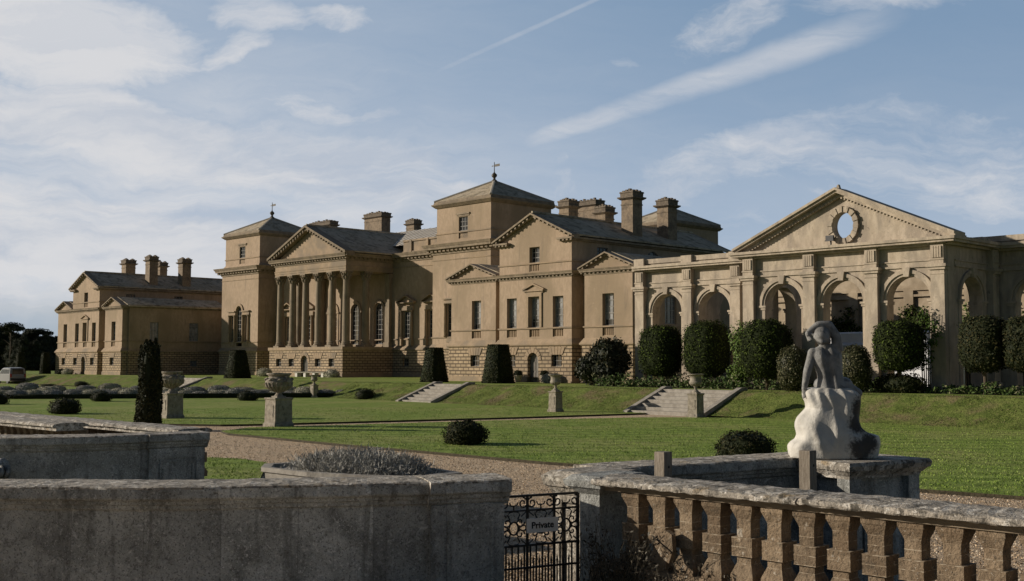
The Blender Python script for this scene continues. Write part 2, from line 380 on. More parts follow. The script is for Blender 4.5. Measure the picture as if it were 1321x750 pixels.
class MB:
    def __init__(s):
        s.v, s.f, s.m = [], [], []

    def add(s, vs_, fs, m=0):
        o = len(s.v)
        s.v += [tuple(p) for p in vs_]
        for q in fs:
            s.f.append(tuple(i + o for i in q))
            s.m.append(m)

    def poly(s, pts, m=0):
        s.add(pts, [tuple(range(len(pts)))], m)

    def box(s, x0, x1, y0, y1, z0, z1, m=0):
        s.add([(x0, y0, z0), (x1, y0, z0), (x1, y1, z0), (x0, y1, z0), (x0, y0, z1), (x1, y0, z1), (x1, y1, z1), (x0, y1, z1)],
              [(0, 3, 2, 1), (4, 5, 6, 7), (0, 1, 5, 4), (1, 2, 6, 5), (2, 3, 7, 6), (3, 0, 4, 7)], m)

    def frus(s, x0, x1, y0, y1, o0, z0, o1, z1, m=0):
        s.add([(x0 - o0, y0 - o0, z0), (x1 + o0, y0 - o0, z0), (x1 + o0, y1 + o0, z0), (x0 - o0, y1 + o0, z0),
               (x0 - o1, y0 - o1, z1), (x1 + o1, y0 - o1, z1), (x1 + o1, y1 + o1, z1), (x0 - o1, y1 + o1, z1)],
              [(0, 3, 2, 1), (4, 5, 6, 7), (0, 1, 5, 4), (1, 2, 6, 5), (2, 3, 7, 6), (3, 0, 4, 7)], m)

    def loft(s, rings, m=0, cap=True, closed=True):
        n = len(rings[0])
        o = len(s.v)
        for r in rings:
            s.v += [tuple(p) for p in r]
        for i in range(len(rings) - 1):
            for j in range(n if closed else n - 1):
                k = (j + 1) % n
                s.f.append((o + i * n + j, o + i * n + k, o + (i + 1) * n + k, o + (i + 1) * n + j))
                s.m.append(m)
        if cap:
            s.f.append(tuple(o + j for j in reversed(range(n))))
            s.m.append(m)
            s.f.append(tuple(o + (len(rings) - 1) * n + j for j in range(n)))
            s.m.append(m)

    def lathe(s, x, y, prof, n=16, m=0, a0=0.0):
        s.loft([[(x + r * math.cos(a0 + 2 * math.pi * j / n), y + r * math.sin(a0 + 2 * math.pi * j / n), z) for j in range(n)] for r, z in prof], m)

    def tube(s, pts, r, n=6, m=0):
        pts = [Vector(p) for p in pts]
        rs = r if isinstance(r, (list, tuple)) else [r] * len(pts)
        rings = []
        up = Vector((0, 0, 1))
        for i, p in enumerate(pts):
            d = (pts[min(i + 1, len(pts) - 1)] - pts[max(i - 1, 0)]).normalized()
            a = d.cross(up)
            if a.length < 0.05:
                a = d.cross(Vector((1, 0, 0)))
            a.normalize()
            b = d.cross(a)
            rings.append([p + (a * math.cos(2 * math.pi * j / n) + b * math.sin(2 * math.pi * j / n)) * rs[i] for j in range(n)])
        s.loft(rings, m)

    def xz(s, pts, y0, y1, m=0):
        """a polygon in the XZ plane, extruded from y0 to y1"""
        n = len(pts)
        s.add([(x, y0, z) for x, z in pts] + [(x, y1, z) for x, z in pts],
              [tuple(range(n)), tuple(range(2 * n - 1, n - 1, -1))] + [(i, (i + 1) % n, n + (i + 1) % n, n + i) for i in range(n)], m)

    def rake(s, xa, za, xb, zb, t, y0, y1, m=0):
        s.xz([(xa, za), (xb, zb), (xb, zb + t), (xa, za + t)], y0, y1, m)

    def build(s, name, mats, parent=None, off=(0, 0, 0), smooth=False):
        me = bpy.data.meshes.new(name)
        ox, oy, oz = off
        me.from_pydata([(x - ox, y - oy, z - oz) for x, y, z in s.v], [], s.f)
        if not isinstance(mats, (list, tuple)):
            mats = [mats]
        for q in mats:
            me.materials.append(q)
        if len(mats) > 1:
            me.polygons.foreach_set('material_index', s.m)
        if smooth:
            me.polygons.foreach_set('use_smooth', [True] * len(me.polygons))
        me.update()
        bm = bmesh.new()
        bm.from_mesh(me)
        bmesh.ops.recalc_face_normals(bm, faces=bm.faces)
        bm.to_mesh(me)
        bm.free()
        o = bpy.data.objects.new(name, me)
        COL.objects.link(o)
        if parent is not None:
            o.parent = parent
        elif any(off):
            o.location = off
        return o


def thing(name, label, cat, loc=(0, 0, 0), group=None, rotz=0.0):
    o = bpy.data.objects.new(name, None)
    o.empty_display_size = 0.2
    COL.objects.link(o)
    o.location = loc
    o.rotation_euler = (0, 0, rotz)
    tag(o, label, cat, group)
    return o


def tag(o, label=None, cat=None, group=None, kind=None):
    for k_, v_ in (('label', label), ('category', cat), ('group', group), ('kind', kind)):
        if v_:
            o[k_] = v_
    return o


def dup(root, loc, rotz=None, label=None):
    c = root.copy()
    COL.objects.link(c)
    c.location = loc
    if rotz is not None:
        c.rotation_euler = (0, 0, rotz)
    if label:
        c['label'] = label
    for ch in root.children:
        d = ch.copy()
        COL.objects.link(d)
        d.parent = c
        for g in ch.children:
            e = g.copy()
            COL.objects.link(e)
            e.parent = d
    return c


def FX(y, s_=1):
    """wall plane facing -Y at y (s_=1) or +Y (s_=-1): (u, z, depth) -> point"""
    return lambda u, z, d: (u, y + d * s_, z)


def FY(x, s_=1):
    """wall plane facing +X at x (s_=1) or -X (s_=-1)"""
    return lambda u, z, d: (x - d * s_, u, z)


def pbox(mb, pt, u0, u1, z0, z1, d0, d1, m=0):
    mb.add([pt(u0, z0, d0), pt(u1, z0, d0), pt(u1, z0, d1), pt(u0, z0, d1), pt(u0, z1, d0), pt(u1, z1, d0), pt(u1, z1, d1), pt(u0, z1, d1)],
           [(0, 3, 2, 1), (4, 5, 6, 7), (0, 1, 5, 4), (1, 2, 6, 5), (2, 3, 7, 6), (3, 0, 4, 7)], m)


def arc(u0, u1, z1, n=14):
    r = (u1 - u0) / 2
    c = (u0 + u1) / 2
    return [(c - r * math.cos(math.pi * i / n), z1 - r + r * math.sin(math.pi * i / n)) for i in range(n + 1)]


def facade(mb, pt, u0, u1, z0, z1, holes=(), dep=0.25, m=0, mr=None, thick=False):
    mr = m if mr is None else mr
    us = sorted({u0, u1, *[h[0] for h in holes], *[h[1] for h in holes]})
    zs = sorted({z0, z1, *[h[2] for h in holes], *[h[3] for h in holes]})
    for dd in ((0, dep) if thick else (0,)):
        for a, b in zip(us, us[1:]):
            for c, d in zip(zs, zs[1:]):
                uc, zc = (a + b) / 2, (c + d) / 2
                if any(h[0] < uc < h[1] and h[2] < zc < h[3] for h in holes):
                    continue
                mb.poly([pt(a, c, dd), pt(b, c, dd), pt(b, d, dd), pt(a, d, dd)], m)
        for h in holes:
            if len(h) > 4 and h[4]:
                ap = arc(h[0], h[1], h[3])
                n = len(ap) // 2
                for i in range(n):
                    mb.poly([pt(h[0], h[3], dd), pt(*ap[i], dd), pt(*ap[i + 1], dd)], m)
                for i in range(n, len(ap) - 1):
                    mb.poly([pt(h[1], h[3], dd), pt(*ap[i], dd), pt(*ap[i + 1], dd)], m)
    for h in holes:
        a, b, c, d = h[:4]
        ar = len(h) > 4 and h[4]
        zt = d - (b - a) / 2 if ar else d
        mb.poly([pt(a, c, 0), pt(a, c, dep), pt(a, zt, dep), pt(a, zt, 0)], mr)
        mb.poly([pt(b, c, 0), pt(b, c, dep), pt(b, zt, dep), pt(b, zt, 0)], mr)
        mb.poly([pt(a, c, 0), pt(b, c, 0), pt(b, c, dep), pt(a, c, dep)], mr)
        if ar:
            ap = arc(a, b, d)
            for p, q in zip(ap, ap[1:]):
                mb.poly([pt(*p, 0), pt(*q, 0), pt(*q, dep), pt(*p, dep)], mr)
        else:
            mb.poly([pt(a, d, 0), pt(b, d, 0), pt(b, d, dep), pt(a, d, dep)], mr)


def archivolt(mb, pt, uc, zc, r0, r1, out, n=18, m=0, d_in=0.0):
    for i in range(n):
        a, b = math.pi * i / n, math.pi * (i + 1) / n
        q = []
        for d in (-out, d_in):
            for rr, t in ((r0, a), (r1, a), (r1, b), (r0, b)):
                q.append(pt(uc - rr * math.cos(t), zc + rr * math.sin(t), d))
        mb.add(q, [(0, 1, 2, 3), (7, 6, 5, 4), (1, 5, 6, 2), (0, 4, 5, 1), (3, 2, 6, 7), (0, 3, 7, 4)], m)


def sash(parent, off, pt, h, cols=3, rows=5, dep=0.22, frame='sash', glass='glass', name='window', t=0.05, blind=0.0):
    """a sash window in the hole h: bars as the part, its panes as the sub-part"""
    a, b, c, d = h[:4]
    ar = len(h) > 4 and h[4]
    mb = MB()
    zt = d - (b - a) / 2 if ar else d
    pbox(mb, pt, a, a + t * 1.3, c, zt, dep - 0.07, dep - 0.01)
    pbox(mb, pt, b - t * 1.3, b, c, zt, dep - 0.07, dep - 0.01)
    pbox(mb, pt, a, b, c, c + t * 1.6, dep - 0.071, dep - 0.011)
    if not ar:
        pbox(mb, pt, a, b, d - t * 1.3, d, dep - 0.071, dep - 0.011)
    for i in range(1, cols):
        u = a + (b - a) * i / cols
        top = d - 0.02 if not ar else zt + math.sqrt(max(0, ((b - a) / 2) ** 2 - (u - (a + b) / 2) ** 2)) - 0.01
        pbox(mb, pt, u - t / 2, u + t / 2, c + 0.01, top, dep - 0.05, dep - 0.012)
    for i in range(1, rows):
        z = c + (zt - c) * i / rows
        k_ = 1.5 if i == rows // 2 else 0.85
        pbox(mb, pt, a + 0.01, b - 0.01, z - t / 2 * k_, z + t / 2 * k_, dep - 0.056, dep - 0.013)
    if ar:
        pbox(mb, pt, a + 0.01, b - 0.01, zt - t / 2, zt + t / 2, dep - 0.06, dep - 0.013)
        archivolt(mb, pt, (a + b) / 2, zt, (b - a) / 2 - 0.07, (b - a) / 2, -(dep - 0.07), 12, 0, dep - 0.012)
    o = mb.build(name, M[frame], parent, off)
    g = MB()
    if ar:
        g.poly([pt(a, c, dep), pt(b, c, dep)] + [pt(*p, dep) for p in reversed(arc(a, b, d))])
    elif blind:
        zb = d - (d - c) * blind
        g.poly([pt(a, c, dep), pt(b, c, dep), pt(b, zb, dep), pt(a, zb, dep)], 0)
        g.poly([pt(a, zb, dep), pt(b, zb, dep), pt(b, d, dep), pt(a, d, dep)], 1)
    else:
        g.poly([pt(a, c, dep), pt(b, c, dep), pt(b, d, dep), pt(a, d, dep)])
    g.build('pane', [M[glass], M['blind']], o, off)
    return o


def fast_mesh(name, V, F4, mats, midx, parent=None, loc=(0, 0, 0)):
    me = bpy.data.meshes.new(name)
    nv, nf = len(V), len(F4)
    me.vertices.add(nv)
    me.vertices.foreach_set('co', np.asarray(V, dtype=np.float32).ravel())
    me.loops.add(nf * 4)
    me.loops.foreach_set('vertex_index', np.asarray(F4, dtype=np.int32).ravel())
    me.polygons.add(nf)
    me.polygons.foreach_set('loop_start', np.arange(nf, dtype=np.int32) * 4)
    me.polygons.foreach_set('loop_total', np.full(nf, 4, dtype=np.int32))
    for q in mats:
        me.materials.append(q)
    me.polygons.foreach_set('material_index', np.asarray(midx, dtype=np.int32))
    me.update(calc_edges=True)
    o = bpy.data.objects.new(name, me)
    COL.objects.link(o)
    o.location = loc
    if parent is not None:
        o.parent = parent
    return o


def leaf_quads(P, Nn, size, loose=0.9, aspect=0.5, probs=(0.4, 0.4, 0.2), up=None):
    """diamond leaves at points P, facing roughly Nn (or lying along up)"""
    n = len(P)
    nn = Nn + RNG.normal(0, loose, (n, 3))
    nn /= np.linalg.norm(nn, axis=1, keepdims=True) + 1e-9
    r = RNG.normal(0, 1, (n, 3))
    if up is not None:
        r = up + 0.35 * r
    a = r - nn * np.sum(r * nn, axis=1, keepdims=True)
    a /= np.linalg.norm(a, axis=1, keepdims=True) + 1e-9
    b = np.cross(nn, a)
    s_ = size * RNG.uniform(0.6, 1.4, (n, 1))
    V = np.stack([P - a * s_, P + b * s_ * aspect, P + a * s_, P - b * s_ * aspect], axis=1).reshape(-1, 3)
    F = np.arange(n * 4).reshape(-1, 4)
    return V, F, RNG.choice(len(probs), n, p=probs)


def sph(n):
    d = RNG.normal(0, 1, (n, 3))
    return d / np.linalg.norm(d, axis=1, keepdims=True)


def superdir(n, e):
    d = sph(n)
    k_ = (np.abs(d) ** e).sum(axis=1, keepdims=True) ** (1 / e)
    return d / k_, d


def hull(rx, ry, rz, e, shrink, mat_i, seg=18):
    """a closed dark core inside a clipped crown"""
    V, F = [], []
    for i in range(seg + 1):
        th = math.pi * i / seg
        for j in range(seg):
            ph = 2 * math.pi * j / seg
            d = np.array([math.sin(th) * math.cos(ph), math.sin(th) * math.sin(ph), math.cos(th)])
            d = d / ((np.abs(d) ** e).sum() ** (1 / e))
            V.append((d[0] * rx * shrink, d[1] * ry * shrink, d[2] * rz * shrink))
    for i in range(seg):
        for j in range(seg):
            F.append((i * seg + j, i * seg + (j + 1) % seg, (i + 1) * seg + (j + 1) % seg, (i + 1) * seg + j))
    return np.array(V), np.array(F), np.full(len(F), mat_i)


def merge(parts):
    V, F, I, o = [], [], [], 0
    for v, f, i in parts:
        V.append(v)
        F.append(f + o)
        I.append(i)
        o += len(v)
    return np.concatenate(V), np.concatenate(F), np.concatenate(I)


def crown(rx, ry, rz, e, n, leaf, mats, lump=0.05, probs=(0.4, 0.4, 0.2), loose=0.9, core=0.9):
    d, nn = superdir(n, e)
    ph = RNG.uniform(0, 6.28, 6)
    lum = 1 + lump * (np.sin(d[:, 0] * 5 + ph[0]) * np.sin(d[:, 1] * 6 + ph[1]) + np.sin(d[:, 2] * 7 + ph[2]) * np.sin(d[:, 0] * 9 + ph[3])) + RNG.normal(0, lump * 0.6, n)
    rad = np.minimum(lum, 1.2) * RNG.uniform(0.93, 1.03, n)
    P = d * np.array([rx, ry, rz]) * rad[:, None]
    m_ = max(20, n // 18)
    d2, n2 = superdir(m_, e)
    P2 = d2 * np.array([rx, ry, rz]) * (1.02 + np.abs(RNG.normal(0, .035, m_)) + lump * .4)[:, None]
    return merge([hull(rx, ry, rz, e, core, 0), leaf_quads(P, nn, leaf, loose, probs=probs), leaf_quads(P2, n2, leaf * .8, .9, .35, probs=probs, up=n2)])

# ================================================================== ground
def zl(x):
    return -1.1 - 0.2 * (x + 150) / 110


def ytop(x):
    return 53.6 - (x + 28) * 0.055


def slab(name, pts, mtop, drop=0.0, lift=0.0, edge=None):
    mb = MB()
    top = [(x, y, zl(x) + lift) for x, y in pts]
    mb.poly(top, 0)
    if drop:
        n = len(pts)
        for i in range(n):
            a, b = top[i], top[(i + 1) % n]
            mb.poly([a, b, (b[0], b[1], b[2] - drop), (a[0], a[1], a[2] - drop)], 1)
    return tag(mb.build(name, [mtop] + ([edge] if edge else [])), kind='structure')


mb = MB()
mb.poly([(-2500, -1500, -1.75), (1500, -1500, -1.75), (1500, 52, -1.75), (-2500, 52, -1.75)])
mb.poly([(-2500, 52, -1.75), (1500, 52, -1.75), (1500, 3500, -0.6), (-2500, 3500, -0.6)])
tag(mb.build('ground', M['ground']), kind='structure')
# gravel walks lie a little below the lawns
XL, XR = -260.0, 30.0
mb = MB()
for a, b in ((XL, -150), (-150, -90), (-90, -40), (-40, XR)):
    mb.poly([(a, 9.8, zl(a) - 0.09), (b, 9.8, zl(b) - 0.09), (b, ytop(b) - 2.9, zl(b) - 0.09), (a, ytop(a) - 2.9, zl(a) - 0.09)])
tag(mb.build('gravel_path', M['gravel']), kind='structure')
mb = MB()
mb.poly([(-18.0, -22, -1.05), (14, -22, -1.05), (14, 6.6, -1.05), (-18.0, 6.6, -1.05)])
tag(mb.build('bounce_ground', M['gravel']), kind='structure')  # unseen gravel sheet added to bounce sun onto the near walls


def ybase(x):
    return ytop(x) - 3.2


lawnA = [(-240, 18.5), (-61.64, 21.77), (-57.42, 23.95), (-54.0, 25.4), (-51.72, 25.9), (-49.4, 27.3), (-48.6, 29.0), (-47.82, 31.81), (-45.09, 41.88), (-43.33, ybase(-43.33)),
         (-43.4, ybase(-43.4) + .02), (-90, ybase(-90)), (-143, ybase(-143) - 2.0), (-240, ybase(-240) - 2.0)]
slab('lawn', lawnA, M['grass'], 0.085, 0.0, M['soil'])
lawnB = [(-45.6, 25.9), (-45.0, 24.89), (-43.41, 24.3), (-41.25, 24.3), (-34.91, 24.1), (-29.81, 24.2), (-24.59, 24.2), (-21.19, 24.6), (-17.78, 24.85), (-10.84, 25.6), (10, 27.5),
         (30, 29), (30, ybase(30)), (-36.2, ybase(-36.2)), (-40.2, 46.94), (-43.29, 39.14), (-45.3, 31.12), (-46.6, 27.2)]
slab('lawn', lawnB, M['grass'], 0.085, 0.0, M['soil'])
slab('lawn', [(-33.2, 13.0), (-33.0, 17.88), (-31.84, 18.3), (-30.08, 18.15), (-24.5, 14.5), (-23.0, 11.5)], M['grass'], 0.085, 0.0, M['soil'])
# the terrace and its bank, cut by three flights of steps
STEPS = ((-45.0, -39.1), (-68.6, -64.5), (-115.5, -108.0))
segs, x = [], XL
for a, b in sorted(STEPS):
    segs.append((x, a))
    x = b
segs.append((x, XR))
mb = MB()
for a, b in segs:
    n = max(2, int((b - a) / 0.9))
    for i in range(n):
        x0, x1 = a + (b - a) * i / n, a + (b - a) * (i + 1) / n
        prof = ((0, 0.0), (0.12, 0.10), (0.35, 0.33), (0.62, 0.64), (0.85, 0.93), (0.96, 1.0), (1.0, 1.0))
        jit = lambda xx, k: 0.035 * math.sin(xx * 1.7 + k * 2.1) + 0.025 * math.sin(xx * 4.3 + k)
        for k, ((t0, h0), (t1, h1)) in enumerate(zip(prof, prof[1:])):
            def P(xx, t, h, k_):
                j = jit(xx, k_) if 0 < k_ < 6 else 0
                return (xx, ybase(xx) - 0.02 + 3.4 * t, zl(xx) * (1 - h) - 0.002 + j * (0 < h < 1))
            mb.poly([P(x0, t0, h0, k), P(x1, t0, h0, k), P(x1, t1, h1, k + 1), P(x0, t1, h1, k + 1)])
tag(mb.build('grass_bank', M['roughgrass'], smooth=True), kind='structure')
mb = MB()
for a, b in zip((XL, -150, -90, -40), (-150, -90, -40, XR)):
    mb.poly([(a, ytop(a) + 0.1, 0.0), (b, ytop(b) + 0.1, 0.0), (b, 130, 0.0), (a, 130, 0.0)])
tag(mb.build('terrace', M['grass']), kind='structure')

for (a, b), lab in zip(sorted(STEPS), ('far flight of stone steps up the bank beside the far wing', 'middle flight of stone steps up the bank before the clipped yew blocks',
                                      'near flight of stone steps up the bank behind the tall urn')):
    xm = (a + b) / 2
    y0, y1 = ybase(xm) - 0.25, ytop(xm) + 0.35
    z0 = zl(xm) - 0.07
    t = thing('garden_steps', lab, 'steps', (xm, y0, z0), 'flights of steps up the grass bank')
    mb = MB()
    n = 7
    for i in range(n):
        ya = y0 + (y1 - y0 - 0.3) * i / n
        zz = z0 + (0.012 - z0) * (i + 1) / n
        mb.box(a + 0.28, b - 0.28, ya, y1, z0 - 0.1 if i == 0 else zz - 0.2, zz)
    mb.build('tread', M['step'], t, t.location)
    for s_ in (a, b - 0.34):
        mb = MB()
        mb.add([(s_, y0 - 0.25, z0 - .1), (s_ + .34, y0 - 0.25, z0 - .1), (s_, y0 - 0.25, z0 + 0.16), (s_ + .34, y0 - 0.25, z0 + 0.16),
                (s_, y1 - 0.45, 0.17), (s_ + .34, y1 - 0.45, 0.17), (s_, y1 + .15, 0.17), (s_ + .34, y1 + .15, 0.17), (s_, y1 + .15, -.3), (s_ + .34, y1 + .15, -.3)],
               [(0, 1, 3, 2), (2, 3, 5, 4), (4, 5, 7, 6), (6, 7, 9, 8), (8, 9, 1, 0), (0, 2, 4, 6, 8), (1, 9, 7, 5, 3)])
        mb.build('side_wall', M['step'], t, t.location)


# ================================================================== the country house
def basement(mb, x0, x1, y0, y1, front=(), right=(), o=0.16):
    """rusticated base storey with its sloping moulding; holes in the front and right side"""
    facade(mb, FX(y0 - o), x0 - o, x1 + o, 0.42, 2.95, front, 0.35, 0, 0)
    facade(mb, FY(x1 + o), y0 - o, y1 + o, 0.42, 2.95, right, 0.35, 0, 0)
    mb.poly([(x0 - o, y0 - o, .42), (x0 - o, y1 + o, .42), (x0 - o, y1 + o, 2.95), (x0 - o, y0 - o, 2.95)])
    mb.poly([(x0 - o, y1 + o, .42), (x1 + o, y1 + o, .42), (x1 + o, y1 + o, 2.95), (x0 - o, y1 + o, 2.95)])


def base_trim(mb, x0, x1, y0, y1, doors=(), o=0.16):
    """bottom course (open at the doors) and sloping top moulding"""
    xs = [x0 - o - .08]
    for a, b in doors:
        xs += [a, b]
    xs.append(x1 + o + .08)
    for a, b in zip(xs[::2], xs[1::2]):
        mb.box(a, b, y0 - o - .08, y0 + .2, -0.05, 0.425)
    mb.box(x1 - .2, x1 + o + .083, y0 + .2, y1 + o + .08, -0.05, 0.425)
    mb.box(x0 - o - .083, x0 + .2, y0 + .2, y1 + o + .08, -0.05, 0.425)
    mb.frus(x0, x1, y0, y1, o + .06, 2.93, o + .16, 3.02)
    mb.frus(x0, x1, y0, y1, o + .16, 3.02, o + .16, 3.14)
    mb.frus(x0, x1, y0, y1, o + .14, 3.14, 0.05, 3.52)


def cornice(mb, x0, x1, y0, y1, z, s_=1.0, dent=True, sides='fr', step=0.42):
    """stacked cornice ring whose soffit starts at z, s_ its scale; dentils on the sides that show"""
    mb.frus(x0, x1, y0, y1, .05 * s_, z, .07 * s_, z + .10 * s_)
    mb.frus(x0, x1, y0, y1, .10 * s_, z + .10 * s_, .12 * s_, z + .26 * s_)
    mb.frus(x0, x1, y0, y1, .34 * s_, z + .26 * s_, .36 * s_, z + .38 * s_)
    mb.frus(x0, x1, y0, y1, .38 * s_, z + .38 * s_, .46 * s_, z + .52 * s_)
    if dent:
        d = .21 * s_
        if 'f' in sides:
            n = int((x1 - x0 + 2 * d) / (step * s_))
            for i in range(n + 1):
                u = x0 - d + (x1 - x0 + 2 * d) * i / n
                mb.box(u - .1 * s_, u + .1 * s_, y0 - d, y0, z + .135 * s_, z + .262 * s_)
        if 'r' in sides:
            n = int((y1 - y0) / (step * s_))
            for i in range(n + 1):
                u = y0 + (y1 - y0) * i / n
                mb.box(x1, x1 + d, u - .1 * s_, u + .1 * s_, z + .135 * s_, z + .262 * s_)


def rakes(mb, x0, xm, x1, z0, zm, y0, y1, t=0.34, dent=None):
    """raking cornice of a gable from (x0,z0) over (xm,zm) to (x1,z1)"""
    for xa, xb in ((x0, xm), (x1, xm)):
        mb.rake(xa, z0, xb, zm, -t * .55, y0 + .22, y1, 0)
        mb.rake(xa, z0, xb, zm, t * .45, y0, y1 + .002, 0)
        if dent:
            n = int(abs(xb - xa) / dent)
            for i in range(1, n):
                f = i / n
                x_, z_ = xa + (xb - xa) * f, z0 + (zm - z0) * f - t * .55
                mb.box(x_ - .09, x_ + .09, y0 + .08, y0 + .23, z_ - .02, z_ + .16)


def gable_roof(mb, x0, xm, x1, z0, zm, y0, y1, t=0.14):
    for xa, xb in ((x0, xm), (x1, xm)):
        mb.rake(xa, z0, xb, zm, t, y0, y1)


def chimney(parent, off, x, y, wx, wy, z0, z1, name='chimney', pots=4):
    mb = MB()
    mb.box(x - wx / 2, x + wx / 2, y - wy / 2, y + wy / 2, z0, z1 - .3)
    mb.frus(x - wx / 2, x + wx / 2, y - wy / 2, y + wy / 2, .10, z0, .06, z0 + .55)
    mb.frus(x - wx / 2, x + wx / 2, y - wy / 2, y + wy / 2, .04, z1 - 1.18, .05, z1 - 1.08)
    mb.frus(x - wx / 2, x + wx / 2, y - wy / 2, y + wy / 2, .05, z1 - .72, .25, z1 - .58, 1)
    mb.frus(x - wx / 2, x + wx / 2, y - wy / 2, y + wy / 2, .26, z1 - .58, .26, z1 - .47, 1)
    mb.frus(x - wx / 2, x + wx / 2, y - wy / 2, y + wy / 2, .06, z1 - .47, .08, z1 - .12, 1)
    mb.frus(x - wx / 2, x + wx / 2, y - wy / 2, y + wy / 2, .14, z1 - .12, .10, z1, 1)
    for i in range(pots):
        for q in (-1, 1):
            px = x + (i / max(1, pots - 1) - .5) * wx * .8
            mb.box(px - .12, px + .12, y + q * wy * .33 - .12, y + q * wy * .33 + .12, z1 - .02, z1 + .12 + .06 * ((i * 7 + (q > 0) * 3) % 3), 1)
    return mb.build(name, [M['chim'], M['sootcap']], parent, off)


def small_pediment(mb, pt, uc, z, w_, h, out=0.22):
    """a little pediment on the wall plane pt, base at z"""
    pbox(mb, pt, uc - w_, uc + w_, z - .10, z, -out, .02)
    pbox(mb, pt, uc - w_ * .9, uc + w_ * .9, z - .22, z - .10, -out * .45, .02)
    mb.add([pt(uc - w_ * .9, z, -.06), pt(uc + w_ * .9, z, -.06), pt(uc, z + h * .85, -.06)], [(0, 1, 2)])
    for s_ in (-1, 1):
        q = []
        for d in (-out, .02):
            q += [pt(uc + s_ * w_ * 1.05, z - .004, d), pt(uc, z + h, d), pt(uc, z + h + .13, d), pt(uc + s_ * w_ * 1.05, z + .12, d)]
        mb.add(q, [(0, 1, 2, 3), (7, 6, 5, 4), (0, 4, 5, 1), (1, 5, 6, 2), (2, 6, 7, 3), (3, 7, 4, 0)])


def voussoirs(mb, pt, a, b, z, arched=False):
    """keystone blocks over a basement opening"""
    c = (a + b) / 2
    if not arched:
        for i in range(5):
            u0, u1 = a - .12 + (b - a + .24) * i / 5, a - .12 + (b - a + .24) * (i + 1) / 5
            e0, e1 = (u0 - c) * .42, (u1 - c) * .42
            q = []
            for d in (-.05, .02):
                q += [pt(u0 + .02, z, d), pt(u1 - .02, z, d), pt(u1 + e1 - .02, z + .62, d), pt(u0 + e0 + .02, z + .62, d)]
            mb.add(q, [(0, 1, 2, 3), (7, 6, 5, 4), (0, 4, 5, 1), (1, 5, 6, 2), (2, 6, 7, 3), (3, 7, 4, 0)])
    else:
        r = (b - a) / 2
        for i in range(7):
            t0, t1 = math.pi * (i + .06) / 7, math.pi * (i + .94) / 7
            q = []
            for d in (-.05, .02):
                for rr, t in ((r, t0), (r, t1), (r + .38, t1), (r + .38, t0)):
                    q.append(pt(c - rr * math.cos(t), z - r + rr * math.sin(t), d))
            mb.add(q, [(0, 1, 2, 3), (7, 6, 5, 4), (0, 4, 5, 1), (1, 5, 6, 2), (2, 6, 7, 3), (3, 7, 4, 0)])


def balusters_panel(parent, off, pt, a, b, c, d, dep):
    mb = MB()
    pbox(mb, pt, a, b, c, d, dep - .01, dep + .02, 1)
    n = max(3, int((b - a) / .19))
    for i in range(n):
        u = a + (b - a) * (i + .5) / n
        pbox(mb, pt, u - .045, u + .045, c + .03, d - .03, dep - .13, dep - .02, 0)
    pbox(mb, pt, a, b, c, c + .05, dep - .15, dep - .011, 0)
    return mb.build('sill_balustrade', [M['trim'], M['soil']], parent, off)


ZS = 3.5     # top of the base moulding


